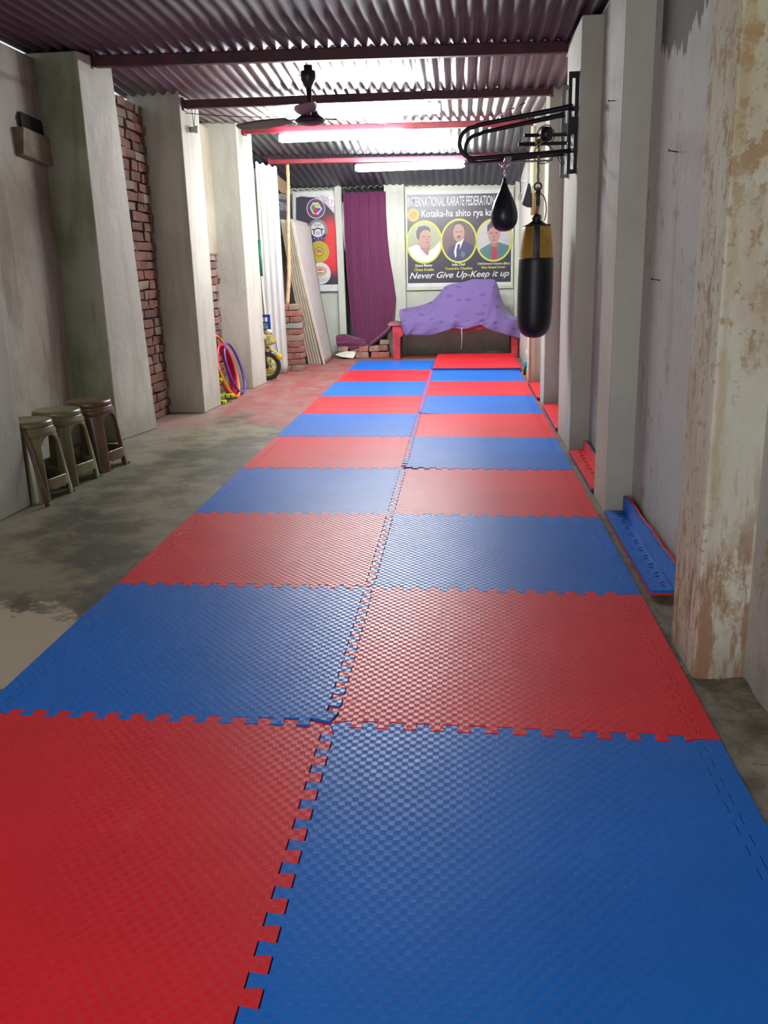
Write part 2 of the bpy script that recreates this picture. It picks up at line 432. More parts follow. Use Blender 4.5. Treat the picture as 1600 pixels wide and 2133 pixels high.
def brick_wall(x, y0, y1, z0, z1, pale_from=9, seed=1):
    random.seed(seed)
    m = MB(); m.b2(x-.12, x-.035, y0-.2, y1, z0, z1, 4)
    z = z0; r = 0
    while z < z1-.03:
        h = .068+random.uniform(-.006, .006)
        y = y0-random.uniform(0, .2)
        while y < y1:
            L = random.choice([.225, .225, .11, .11, .16])+random.uniform(-.012, .012)
            ye = min(y+L, y1)
            if ye-y > .03 and random.random() > .03:
                d = random.uniform(-.014, .008)
                mi = random.choice([0, 0, 1, 2, 3, 1])
                if z > pale_from and random.random() < .8: mi = 5
                if random.random() < .05: mi = 5
                rot = Matrix.Rotation(random.uniform(-.04, .04), 3, 'X') @ Matrix.Rotation(random.uniform(-.06, .06), 3, 'Z')
                m.box((x-.05+d, (y+ye)/2, z+h/2), (.1, ye-y-.006, h-.004), mi, rot, .006)
            y += L+.003
        z += h+.006; r += 1
    # jagged pale plaster rim against the next pillar
    m2 = m
    zz = z0+.1
    while zz < z1-.1:
        hh = random.uniform(.05, .22)
        if random.random() < .75 and seed == 1:
            ww = random.uniform(.02, .10)
            m2.box((x+.002, y1-ww/2, zz+hh/2), (.03, ww, hh), 5, Matrix.Rotation(random.uniform(-.2, .2), 3, 'X'), .012)
        zz += hh
    o = m.build('exposed_brickwork', BRW+[M_['mortar'], M_['mortar_pale']], wl, bevel=.006, seg=2)
    o['label'] = 'exposed crumbling red brickwork'
    return o
brick_wall(-2.165, 4.42, 5.5, ZF, 2.42, 9, 1)
brick_wall(-2.045, 5.7, 6.85, ZF, 1.32, 1.22, 2)
mb = MB(); mb.b2(-2.2, -2.035, 5.7, 6.85, 1.30, 2.46)
o = mb.build('plaster_panel', M_['plaster_tan'], wl, bevel=.02); o['label'] = 'tan old plaster above the second brick patch'
# concrete lintel lump above the brick recess
random.seed(5)
# broken hole with loose slab in the first recess
mb = MB()
mb.box((-2.415, 3.86, 2.075), (.03, .30, .13), 0, Matrix.Rotation(.08, 3, 'X'), .025)
h = mb.build('socket_hole', simple('black_hole', (.02,.017,.014), .95), wl, bevel=.012); h['label'] = 'dark broken hole'
mb = MB(); mb.box((-2.405, 3.85, 1.955), (.07, .46, .17), 0, Matrix.Rotation(-.05, 3, 'X'), .012)
h = mb.build('patch_slab', simple('tan_slab', (.25,.20,.145), .9, 0, .25, .5, 30), wl, bevel=.008); h['label'] = 'rough tan cement slab patched into the hole'

def pillar(idx, poly, z1, mat, label, z0=ZF, top=None, mat2=None):
    m = MB(); top = top or poly; n = len(poly)
    vs = [(p[0], p[1], z0) for p in poly]+[(p[0], p[1], z1) for p in top]
    m.add(vs, [tuple(range(n-1, -1, -1)), tuple(range(n, 2*n))])
    for i in range(n):
        m.add([vs[i], vs[(i+1) % n], vs[n+(i+1) % n], vs[n+i]], [(0, 1, 2, 3)], 1 if (mat2 and i == 1) else 0)
    o = m.build('trim_%d' % idx, [mat, mat2] if mat2 else mat, bevel=.008)
    return tag(o, label, 'pillar', kind='structure')
pillar(1, [(-2.5, 1.6), (-1.96, 1.6), (-1.93, 2.27), (-2.5, 2.27)], 2.5, M_['pil_grey'], 'grey plastered pillar at the left frame edge beside the stools')
pillar(2, [(-2.5, 4.02), (-2.13, 4.02), (-2.03, 4.56), (-2.5, 4.56)], 2.545, M_['pil_green'], 'tall pillar behind the stools, green-stained on its near side', top=[(-2.5, 4.03), (-2.13, 4.03), (-2.045, 4.40), (-2.5, 4.40)], mat2=M_['pil_grey'])
pillar(3, [(-2.3, 5.34), (-1.85, 5.26), (-1.83, 5.72), (-2.3, 5.8)], 2.53, M_['pil_white'], 'second white plastered pillar on the left with a small holder near its top')
pillar(4, [(-2.2, 6.72), (-1.785, 6.80), (-1.75, 7.28), (-2.2, 7.3)], 2.53, M_['pil_white'], 'bright white pillar on the left hiding the tricycle')

# --- right wall
mb = MB()
mb.b2(1.14, 1.5, -3.4, 7.0, ZF, 2.50)
mb.b2(1.08, 1.5, 7.0, 10.4, ZF, 2.45)
tag(mb.build('wall_right', M_['wall_r'], bevel=.005), 'stained whitewashed right wall with brown damp marks', 'wall', kind='structure')
RP = [(.33, .60, 'pil_near', 'brown-stained whitewashed pillar nearest on the right'),
      (2.05, 2.42, 'pil_r', 'whitewashed pillar on the right between the blue and the red folded mat strips'),
      (3.50, 4.18, 'pil_r', 'wide whitewashed pillar on the right carrying the bracket'),
      (5.34, 5.66, 'pil_r', 'narrow pillar on the right behind the punching bag'),
      (6.78, 7.30, 'pil_r', 'farthest pillar on the right with a pole against it')]
for i, (a, b, mk, lb) in enumerate(RP):
    x0 = 1.02 if i else 1.0
    pillar(5+i, [(x0, a), (1.3, a), (1.3, b), (x0, b)], 2.47, M_[mk], lb)
# --- rough kerb between mats and the right wall
random.seed(3)
mb = MB()
def kf(u, v):
    x = .985+.20*u; y = -1.4+12*v*.29
    z = .012*mnoise.noise((x*9, y*9, 1))-.006+.04*u*abs(mnoise.noise((x*5, y*4, 3)))
    if y > .45: z = -.016+.002*mnoise.noise((x*20, y*20, 1))
    return (x, y, max(ZF+.003, z-.006))
mb.grid(kf, 14, 150, smooth=True)
tag(mb.build('trim_10', M_['kerb']), 'rough crumbling cement kerb along the right wall', 'kerb', kind='structure')

# --- back wall
YB = 10.08
mb = MB()
mb.b2(-2.4, -1.22, YB, YB+.3, ZF, 2.26)
mb.b2(-.66, 1.3, YB, YB+.3, ZF, 2.26)
mb.b2(-1.31, -1.22, 10.0, YB+.1, ZF, 2.2)
mb.b2(-.66, -.40, 9.98, YB+.1, ZF, 2.2)
mb.b2(1.03, 1.25, 9.9, YB+.1, ZF, 2.2)
mb.b2(-1.26, -.62, YB+.5, YB+.6, ZF, 2.3)
mb.b2(-1.40, -1.26, YB+.3, YB+.6, ZF, 2.3)
mb.b2(-.62, -.5, YB+.3, YB+.6, ZF, 2.3)
tag(mb.build('wall_back', M_['wall_b'], bevel=.004), 'white plastered back wall with a curtained opening', 'wall', kind='structure')
# side infill at the far left so the room is closed
# --- roof sheets
def sheet(name, y0, y1, x0, x1, z, mat, label, amp=.013, pitch=.085, ph=0, droop=0, kind='structure', notch=None):
    m = MB()
    nx = int((x1-x0)/pitch*8); ny = 10
    def fn(u, v):
        x = x0+(x1-x0)*u; y = y0+(y1-y0)*v
        return (x, y, z(x, y)+amp*math.sin(2*PI*x/pitch+ph)+.006*math.sin(1.3*x+y*2)+droop*v)
    m.grid(fn, nx, ny)
    o = m.build(name, mat, solid=.0015)
    return tag(o, label, 'roof', kind=kind)
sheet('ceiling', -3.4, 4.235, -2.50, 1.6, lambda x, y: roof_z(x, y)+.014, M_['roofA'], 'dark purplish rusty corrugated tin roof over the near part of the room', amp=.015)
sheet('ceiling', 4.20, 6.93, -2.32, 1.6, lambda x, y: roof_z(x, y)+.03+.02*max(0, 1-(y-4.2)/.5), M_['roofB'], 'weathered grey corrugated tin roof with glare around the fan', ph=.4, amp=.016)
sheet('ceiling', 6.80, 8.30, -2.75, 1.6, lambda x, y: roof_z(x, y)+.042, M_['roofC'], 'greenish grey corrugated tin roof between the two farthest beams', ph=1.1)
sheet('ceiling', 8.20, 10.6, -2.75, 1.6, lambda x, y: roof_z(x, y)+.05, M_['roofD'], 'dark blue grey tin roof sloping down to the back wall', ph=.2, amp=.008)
sheet('ceiling', 9.99, 10.3, -2.2, 1.2, lambda x, y: 2.155, M_['white_tin'], 'pale corrugated sheet edge on top of the back wall', ph=.2, amp=.012)
# --- beams
def beam(y, xl, xr, zl, zr, h, d, mat, label):
    t_ = thing('roof_beam', ((xl+xr)/2, y, (zl+zr)/2), label, 'beam', kind='structure')
    m = MB()
    P = [(xl, y-d/2, zl-h/2), (xl, y+d/2, zl-h/2), (xl, y+d/2, zl+h/2), (xl, y-d/2, zl+h/2)]
    Q = [(xr, y-d/2, zr-h/2), (xr, y+d/2, zr-h/2), (xr, y+d/2, zr+h/2), (xr, y-d/2, zr+h/2)]
    m.add(P+Q, [(0,1,2,3),(7,6,5,4),(0,4,5,1),(1,5,6,2),(2,6,7,3),(3,7,4,0)])
    m.build('box_section', mat, t_, bevel=.006)
    m = MB()
    for x in (xl+.0, xr-.0):
        m.box((x, y, (zl if x < 0 else zr)-.0), (.02, d+.04, h+.03))
    m.build('end_plate', mat, t_, bevel=.002)
    return t_
beam(4.22, -2.1, 1.03, 2.515, 2.462, .072, .06, M_['beam'], 'dark red steel beam nearest the camera carrying the fan')
beam(5.36, -1.84, 1.03, 2.425, 2.405, .062, .06, M_['beam'], 'second dark red steel beam in front of the first tube light')
beam(7.0, -1.75, 1.04, 2.455, 2.42, .058, .06, M_['beam_far'], 'third red steel beam above the middle tube light')
beam(8.35, -1.80, 1.08, 2.315, 2.27, .05, .05, M_['beam_far'], 'farthest red beam propped by the bamboo pole')

# ------------------------------------------------------------------ tube lights
def tube_light(p, L, label):
    t_ = thing('tube_light', p, label, 'light', 'tube lights under the roof beams')
    x, y, z = p
    m = MB(); m.b2(x-L/2-.01, x+L/2+.01, y-.018, y+.018, z+.022, z+.05); m.build('batten', M_['white_metal'], t_, bevel=.004)
    m = MB(); m.lathe([(.015, -L/2), (.033, -L/2+.006), (.033, L/2-.006), (.015, L/2)], (x, y, z), 20, axis='x'); m.build('lamp_tube', M_['tube'], t_)
    for sx in (-1, 1):
        m = MB(); m.b2(x+sx*(L/2+.012)-.012, x+sx*(L/2+.012)+.012, y-.02, y+.02, z-.025, z+.04); m.build('end_cap', M_['white_metal'], t_, bevel=.004)
    return t_
tube_light((-.42, 5.50, 2.335), 1.16, 'glowing white tube light partly behind the fan')
tube_light((-.80, 6.92, 2.355), 1.16, 'glowing white tube light under the middle red beam')
tube_light((-.22, 8.22, 2.195), 1.16, 'glowing white tube light farthest back and lowest')

# ------------------------------------------------------------------ interlocking mats
SEAM = [-.985, .015, 1.02, 2.02, 3.0, 3.985, 4.97, 5.965, 7.01, 8.03, 9.07]
LEFT = [-.95, .05, 1.05, 2.05, 3.04, 4.05, 5.04, 6.04, 7.08, 8.12, 9.22]
RIGHT = [-1.03, -.03, .96, 1.95, 2.93, 3.9, 4.89, 5.9, 6.9, 7.88, 8.95]
NT_, TH = 14, .034
def edge(n=NT_, h=TH):
    pts = []
    for i in range(n):
        for a, b in ((.27, -1), (.24, -.7), (.20, .7), (.23, 1), (.77, 1), (.80, .7), (.76, -.7), (.73, -1)):
            pts.append(((i+a)/n, b*h/2))
    return pts
EDGE = edge()
G = .0014
def mat_tile(k, side, colr, label, zoff=0.0, lift=None):
    """side -1: left column (x -0.98..0), +1: right column."""
    if side < 0: c00 = (-.98, LEFT[k]); c10 = (0, SEAM[k]); c01 = (-.98, LEFT[k+1]); c11 = (0, SEAM[k+1])
    else: c00 = (0, SEAM[k]); c10 = (.98, RIGHT[k]); c01 = (0, SEAM[k+1]); c11 = (.98, RIGHT[k+1])
    def W(u, v):
        x = (c00[0]*(1-u)+c10[0]*u)*(1-v)+(c01[0]*(1-u)+c11[0]*u)*v
        y = (c00[1]*(1-u)+c10[1]*u)*(1-v)+(c01[1]*(1-u)+c11[1]*u)*v
        return x, y
    lf = lambda u, v: zoff + (lift[0]*max(0, 1-math.hypot(u-lift[1], v-lift[2])/.35)**2 if lift else 0)
    STRIP = .055
    inner = []     # boundary of main tile in (u,v); going CCW
    u_out = STRIP if side < 0 else 1-STRIP
    # bottom edge v=0 : u from 0 to 1 (offset +G)
    uL, uR = (u_out, 1.0) if side < 0 else (0.0, u_out)
    def hor(v0, off, rev, do_teeth=True, lo=uL, hi=uR):
        p = [(lo, v0+off)]+[(tt, v0+d+off) for tt, d in EDGE if do_teeth and lo+.03 < tt < hi-.03]+[(hi, v0+off)]
        return p[::-1] if rev else p
    def ver(u0, off, rev, h=1.0):
        p = [(u0+d*h+off, tt) for tt, d in EDGE if .03 < tt < .97]
        return p[::-1] if rev else p
    last = (k == len(SEAM)-2); first = False
    bot = hor(0, G, False)
    top = hor(1, -G, True, not last)
    if side < 0:
        right = ver(1.0, -G, False); left = ver(u_out, G, True, .55)
    else:
        right = ver(u_out, -G, False, .55); left = ver(0.0, G, True)
    poly = bot+right+top+left
    # strip polygon
    if side < 0:
        sp = [(0, G), (u_out, G)]+ver(u_out, -G*.3, False, .55)+[(u_out, 1-G), (0, 1-G)]
    else:
        sp = [(u_out, G), (1, G), (1, 1-G), (u_out, 1-G)]+ver(u_out, G*.3, True, .55)
    ctr = W(.5, .5)
    t_ = thing('puzzle_mat', (ctr[0], ctr[1], ZF), label, 'mat', 'red and blue interlocking floor mats')
    other = 'blue' if colr == 'red' else 'red'
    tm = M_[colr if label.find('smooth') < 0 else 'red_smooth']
    def pr(poly, z0, z1, name, mat):
        # triangulated top so that lifted corners stay clean
        bm = bmesh.new()
        vs = []
        for u, v in poly:
            x, y = W(u, v); vs.append(bm.verts.new((x-ctr[0], y-ctr[1], z1-ZF)))
        f = bm.faces.new(vs)
        r = bmesh.ops.extrude_face_region(bm, geom=[f])
        for g in r['geom']:
            if isinstance(g, bmesh.types.BMVert): g.co.z = z0-ZF
        if lift:
            bmesh.ops.triangulate(bm, faces=[ff for ff in bm.faces if len(ff.verts) > 4])
        for v in bm.verts:
            # inverse approx: u,v from position
            uu = (v.co.x+ctr[0]-c00[0])/(c10[0]-c00[0]); vv = (v.co.y+ctr[1]-c00[1])/(c01[1]-c00[1])
            v.co.z += lf(uu, vv)
        bmesh.ops.recalc_face_normals(bm, faces=bm.faces)
        me = bpy.data.meshes.new(name); bm.to_mesh(me); bm.free(); me.materials.append(mat)
        o = bpy.data.objects.new(name, me); COL.objects.link(o); o.parent = t_
        if name != 'bottom_layer':
            md = o.modifiers.new('bevel', 'BEVEL'); md.width = .0007; md.segments = 2; md.limit_method = 'ANGLE'; md.angle_limit = math.radians(60)
        return o
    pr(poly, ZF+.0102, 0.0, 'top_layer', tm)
    b = pr(poly, ZF+.0005, ZF+.0102, 'bottom_layer', M_[other+'_under']); b['label'] = other+' underside layer'
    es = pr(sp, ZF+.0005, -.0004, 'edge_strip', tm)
    return t_
rows_l = ['red', 'blue', 'red', 'blue', 'red', 'blue', 'red', 'blue', 'red', 'blue']
rows_r = ['blue', 'red', 'blue', 'red', 'blue', 'red', 'blue', 'red', 'blue', 'red']
ORD = ['nearest', 'second nearest', 'third nearest', 'fourth nearest', 'fifth nearest', 'fifth farthest', 'fourth farthest', 'third farthest', 'second farthest', 'farthest']
for k in range(10):
    nl = 'textured %s foam mat, %s of the left column' % (rows_l[k], ORD[k])
    lf = {0: None, 1: (.006, 1.0, 0.0), 4: (.008, 1, 0)}.get(k)
    if k == 4: nl = 'textured red foam mat in the middle of the left column, fifth from the front'
    if k == 4: lf = None
    mat_tile(k, -1, rows_l[k], nl, .0006*((k*7) % 3), lf)
    if k < 9:
        nr = 'textured %s foam mat, %s of the right column' % (rows_r[k], ORD[k])
        mat_tile(k, 1, rows_r[k], nr, .0006*((k*5) % 3), {4: (.007, 0, 0), 6: (.006, 0, 0)}.get(k))
# farthest right: smooth bright red mat lying raised and reaching under the bench
mt = thing('puzzle_mat', (.49, 8.72, ZF), 'smooth bright red foam mat, farthest of the right column reaching under the bench', 'mat')
mb = MB(); mb.prism([(.012, 7.99, .018), (.995, 7.86, .018), (1.0, 9.50, .018), (.03, 9.60, .018)], (0, 0, .012)); mb.build('top_layer', M_['red_smooth'], mt, bevel=.006)
mb = MB(); mb.prism([(.012, 7.99, ZF+.001), (.995, 7.86, ZF+.001), (1.0, 9.50, ZF+.001), (.03, 9.60, ZF+.001)], (0, 0, .0368)); b = mb.build('bottom_layer', M_['blue_under'], mt, bevel=.002); b['label'] = 'blue underside layer'

# ------------------------------------------------------------------ folded mat strips by the right wall
M_['red_cut'] = simple('dark_red_cut', (.2,.005,.01), .7)
def strip(y0, y1, x0, xw, wallh, colr, label, zf=0.0, lean=.0, flat=False):
    t_ = thing('folded_mat_strip', ((x0+xw)/2, (y0+y1)/2, ZF), label, 'mat', 'mat strips folded against the right wall')
    other = 'blue' if colr == 'red' else 'red'
    th = .011
    def prof(off):
        # profile from floor outer edge to wall top, offset along normal
        pts = []
        if flat:
            return [(x0, zf+off), (xw-.01, zf+off+.004)]
        r = .014
        pts.append((x0, zf+off))
        xc, zc = xw-r-.022+lean*0, zf+r
        pts.append((xc, zf+off))
        for a in range(1, 6):
            an = -PI/2+a*PI/2/6
            rr = max(.002, r-off)
            pts.append((xc+rr*math.cos(an), zc+rr*math.sin(an)+0))
        pts.append((xw-.022-off, zc+.01)); pts.append((xw-.022-off+lean, zf+wallh))
        return pts
    for name, o0, o1, mk in (('bottom_layer', 0.0, th, other+'_under'), ('top_layer', th, 2*th, colr)):
        A = prof(o0); B = prof(o1)
        m = MB(); n = len(A); NY = 36
        rings = []
        for j in range(NY+1):
            v = j/NY; y = y0+(y1-y0)*v
            wob = .003*math.sin(v*17)+.002*math.sin(v*43)
            ring = [(p[0], y, p[1]+(wob if i > n-3 and not flat else 0)) for i, p in enumerate(A)]+[(p[0], y, p[1]+(wob if i > n-3 and not flat else 0)) for i, p in reversed(list(enumerate(B)))]
            rings.append(ring)
        R_ = len(rings[0]); vs = [p for rg in rings for p in rg]; fs = []
        for j in range(NY):
            for i in range(R_): fs.append((j*R_+i, j*R_+(i+1) % R_, (j+1)*R_+(i+1) % R_, (j+1)*R_+i))
        for base in (0, NY*R_):
            for i in range(n-1): fs.append((base+i, base+i+1, base+R_-2-i, base+R_-1-i))
        m.add(vs, fs)
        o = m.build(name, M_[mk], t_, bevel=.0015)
        o['label'] = (other+' backing layer') if name == 'bottom_layer' else (colr+' textured face')
    # cut marks: small curved grooves lying on the floor part (interlock lines)
    ztop = zf+2*th+.0006
    cm = M_['blue_under'] if colr == 'blue' else M_['red_cut']
    for i in range(10):
        m = MB()
        y = y0+(y1-y0)*(i+.6)/10.4
        xm = x0+.055
        pts = [(xm-.012, y-.018, ztop), (xm+.004, y-.022, ztop), (xm+.008, y-.006, ztop), (xm-.008, y+.006, ztop), (xm-.006, y+.02, ztop), (xm+.012, y+.024, ztop)]
        m.tube(pts, .0013, 5)
        m.build('cut_line', cm, t_)
    return t_
strip(.97, 2.02, 1.012, 1.14, .098, 'blue', 'blue folded mat strip with red backing by the right wall, nearest', .000-.008)
strip(2.46, 3.42, 1.012, 1.14, .085, 'red', 'red folded mat strip by the right wall, just beyond the blue strip', -.008)
strip(4.22, 5.28, 1.01, 1.139, .03, 'red', 'red flat mat strip beyond the wide bracket pillar on the right', -.01, flat=True)
strip(5.70, 6.72, 1.00, 1.139, .03, 'red', 'red flat mat strip farthest on the right beside the last pillar', -.01, flat=True)

# ------------------------------------------------------------------ plastic stools
def stool(label, mk):
    t_ = thing('plastic_stool', (0, 0, 0), label, 'stool', 'plastic stools against the left wall')
    H = .425
    mat = M_[mk]
    m = MB(); m.lathe([(0.0, H-.004), (.108, H-.002), (.12, H+.002), (.130, H-.002), (.136, H-.012), (.136, H-.03), (.132, H-.034), (.132, H-.036)], n=48)
    m.build('seat', mat, t_)
    def S(a, z):
        k = 1-z/H                      # 0 top, 1 floor
        n = 2+2.6*k
        r = .130+.034*k**.85
        ca, sa = math.cos(a), math.sin(a)
        q = (abs(ca)**n+abs(sa)**n)**(-1/n)
        return Vector((r*q*ca, r*q*sa, z))
    def region(a, z):
        d = ((a-PI/4) % (PI/2))-PI/4       # distance from side centre after shift
        # side centres at 0, 90.. ; d in [-45,45] about side centre
        d = ((a+PI/4) % (PI/2))-PI/4
        half = math.radians(26+3*(1-z/H))
        if z > H-.085: return 'apron'
        if abs(d) > half: return 'leg%d' % int(((a) % (2*PI))//(PI/2))
        arch = H-.085-.02*(abs(d)/half)**4*2
        if z < .122 and z > .055-.012*(1-(abs(d)/half)**2)+.01: return 'str%d' % int(((a+PI/4) % (2*PI))//(PI/2))
        if z > arch: return 'apron'
        return None
    NA, NZ = 128, 56
    parts = {}
    for i in range(NA):
        for j in range(NZ):
            z0 = (H-.034)*j/NZ; z1 = (H-.034)*(j+1)/NZ
            a0 = 2*PI*i/NA; a1 = 2*PI*(i+1)/NA
            rg = region((a0+a1)/2, (z0+z1)/2)
            if rg:
                def bnd(a, z):
                    p = S(a, z)
                    if H-.075 < z < H-.05: p.x *= 1.025; p.y *= 1.025
                    return p
                parts.setdefault(rg, MB()).add([bnd(a0, z0), bnd(a1, z0), bnd(a1, z1), bnd(a0, z1)], [(0, 1, 2, 3)], 0, True)
    for nm in sorted(parts):
        base = {'a': 'apron', 'l': 'leg', 's': 'stretcher'}[nm[0]]
        o = parts[nm].build(base, mat, t_, solid=.005, solid_off=-1)
        # rounded foot pads
        if base == 'leg':
            q = int(nm[3]); a = PI/4+q*PI/2; p = S(a, .006)
            f = MB(); f.box((p.x-.006*math.cos(a), p.y-.006*math.sin(a), .007), (.034, .034, .014), 0, Matrix.Rotation(a, 3, 'Z'))
            f.build('foot', mat, o, bevel=.004)
    return t_
def plastic(name, c):
    t = NT(name, .28); t.color(t.mix(t.ramp(t.noise(6, 4), .35, .65), c, tuple(x*.75 for x in c))); return t.m
M_['olive'] = plastic('olive_plastic', (.185,.165,.075)); M_['olive2'] = plastic('khaki_green_plastic', (.20,.20,.085)); M_['brownp'] = plastic('brown_plastic', (.15,.085,.05))
for mk, loc, rz, lb in (('olive', (-2.0, 2.47, ZF), -.2, 'olive plastic stool nearest the camera with a stick leaning beside it'),
                        ('olive2', (-1.995, 2.83, ZF), -.22, 'light olive green plastic stool in the middle of the row'),
                        ('brownp', (-1.955, 3.19, ZF), -.18, 'brown plastic stool at the far end of the row')):
    s_ = stool(lb, mk); s_.location = loc; s_.rotation_euler.z = rz
# wooden stick by p0
t_ = thing('wooden_stick', (-1.83, 2.24, ZF), 'reddish brown wooden stick leaning in front of the nearest stool', 'stick')
mb = MB(); mb.tube([(-1.83, 2.25, ZF+.002), (-1.86, 2.262, .12), (-1.91, 2.30, .28), (-1.95, 2.33, .38)], [.012, .011, .011, .010], 8)
mb.build('shaft', simple('stick_wood', (.10,.045,.03), .6, 0, .3, .2), t_)

# ------------------------------------------------------------------ ceiling fan
fx, fy = -.655, 4.22
t_ = thing('ceiling_fan', (fx, fy, 2.43), 'dark ceiling fan hanging from the nearest red beam', 'fan')
mb = MB(); mb.lathe([(.028, 2.43), (.028, 2.40), (.048, 2.395), (.05, 2.345), (.022, 2.30), (.018, 2.29)], (fx, fy, 0), 24); mb.build('canopy', M_['fan'], t_)
mb = MB(); mb.lathe([(.017, 2.30), (.017, 2.21), (.024, 2.20)], (fx, fy, 0), 16); mb.build('down_rod', M_['fan'], t_)
mb = MB(); mb.lathe([(.022, 2.205), (.045, 2.195), (.05, 2.185), (.052, 2.145), (.062, 2.13), (.098, 2.105), (.101, 2.092), (.085, 2.078), (.04, 2.068), (0, 2.066)], (fx, fy, 0), 32); mb.build('motor_housing', M_['fan'], t_)
for k in range(3):
    a = math.radians(-84+120*k)
    R_ = Matrix.Rotation(a, 3, 'Z')
    m = MB()
    def bf(u, v):
        r = .17+.43*u; wd = .05+.018*math.sin(PI*min(1, u*1.1))+.012*u
        if u > .9: wd *= math.sqrt(max(0.02, 1-((u-.9)/.1)**2))
        p = Vector((r, (v-.5)*2*wd, -.01*u)); p.z += (v-.5)*2*wd*.2
        return R_ @ p+Vector((fx, fy, 2.115))
    m.grid(bf, 24, 6)
    bl = m.build('blade', M_['fan'], t_, solid=.002)
    m = MB(); m.box(R_ @ Vector((.135, 0, 0))+Vector((fx, fy, 2.113)), (.12, .03, .006), 0, R_)
    for q in (-.012, .012): m.box(R_ @ Vector((.18, q, .005))+Vector((fx, fy, 2.113)), (.01, .008, .006), 0, R_)
    m.build('blade_iron', M_['fan'], bl, bevel=.002)
mb = MB(); mb.tube([(fx-.05, fy, 2.37), (fx-.08, fy, 2.375), (fx-.085, fy, 2.36), (fx-.075, fy, 2.355)], .0025, 6); mb.build('hook_wire', M_['dark_cord'], t_)

# ------------------------------------------------------------------ wall bracket for the speed bag
t_ = thing('boxing_wall_bracket', (1.0, 3.75, 1.9), 'black steel speed bag bracket bolted to the wide right pillar', 'bracket')
def slotted(y, x0, x1, z0, z1, mk, slots):
    # angle iron: flange facing the camera with long slots cut through
    m = MB(); th = .004; w_ = x1-x0; sl = .30*w_; sx0 = x0+w_*.36; sx1 = sx0+sl
    m.b2(x0, sx0, y-th, y, z0, z1); m.b2(sx1, x1, y-th, y, z0, z1)
    zc = z0
    for a, b in slots:
        m.b2(sx0, sx1, y-th, y, zc, a); zc = b
    m.b2(sx0, sx1, y-th, y, zc, z1)
    m.b2(x1-th, x1, y, y+.045, z0, z1)
    return m.build('slotted_upright', M_[mk], t_)
slotted(3.56, .962, 1.018, 1.645, 2.195, 'black_metal', [(1.67, 1.76), (1.785, 1.86), (1.955, 1.985), (2.01, 2.16)])
slotted(3.98, .968, 1.018, 1.66, 2.20, 'grey_metal', [(1.68, 1.79), (1.83, 1.92), (1.98, 2.06), (2.09, 2.17)])
def hoop(y, zt, zb, xe, mk, rad):
    m = MB(); n = 14; pts = [(.985, y-.012, zt), (.955, y-.012, zt-.006)]
    zc = (1.885 if y < 3.8 else 1.90)-.05; xa = xe+.085
    topz = zc+.085; 
    pts.append((xa+.03, y-.012, topz+.012))
    for i in range(n+1):
        a = PI/2+PI*i/n
        pts.append((xa+.085*math.cos(a), y-.012, zc+.085*math.sin(a)))
    pts.append((.75, y-.012, zb-.012)); pts.append((.985, y-.012, zb))
    rr = [rad*1.5, rad*1.3]+[rad]*(len(pts)-2)
    m.tube(pts, rr, 10)
    return m.build('loop_arm', M_[mk], t_)
hoop(3.56, 2.01, 1.772, .335, 'black_metal', .012)
hoop(3.98, 2.03, 1.80, .37, 'black_metal', .012)
mb = MB()
for y in (3.545,):
    for z in (2.01, 1.775):
        mb.lathe([(0, -.012), (.006, -.01), (.008, -.004), (.008, 0)], (.988, y-.005, z), 12, axis='y')
mb.build('bolt', M_['chrome'], t_)
mb = MB(); mb.b2(.60, .64, 3.52, 4.0, 1.735, 1.75); mb.b2(.36, .90, 3.74, 3.80, 1.741, 1.747); mb.build('cross_plate', M_['grey_metal'], t_, bevel=.002)
for (z, x0) in ((1.905, .735), (1.855, .70)):
    mb = MB(); mb.tube([(1.015, 3.9, z), (x0, 3.9, z+.004)], .011, 10)
    if x0 == .70:
        for q in range(8): mb.lathe([(.011, 0), (.015, .003), (.015, .008), (.011, .011)], (x0+.03+q*.014, 3.9, z+.003), 10, axis='x')
    mb.build('peg', M_['black_metal'], t_)
mb = MB(); mb.lathe([(0, -.045), (.03, -.035), (.045, 0), (.03, .035), (0, .045)], (.868, 3.86, 1.905), 20); o = mb.build('swivel_ball', M_['vinyl'], t_)
mb = MB()
def loop(c, rx, rz, y, n=24, tilt=0): return [(c[0]+rx*math.cos(2*PI*i/n), y, c[1]+rz*math.sin(2*PI*i/n)+tilt*math.cos(2*PI*i/n)) for i in range(n)]
mb.tube(loop((.86, 1.895), .055, .05, 3.83), .003, 6, closed=True); mb.tube(loop((.85, 1.90), .048, .055, 3.85, tilt=.02), .003, 6, closed=True)
mb.tube(loop((.85, 1.79), .06, .055, 3.84), .003, 6, closed=True)
mb.tube([(.93, 3.8, 1.78), (.945, 3.8, 1.74), (.965, 3.8, 1.715), (.975, 3.8, 1.73), (.965, 3.8, 1.745), (.945, 3.8, 1.76)], .003, 6)
mb.build('coiled_cord', M_['dark_cord'], t_)

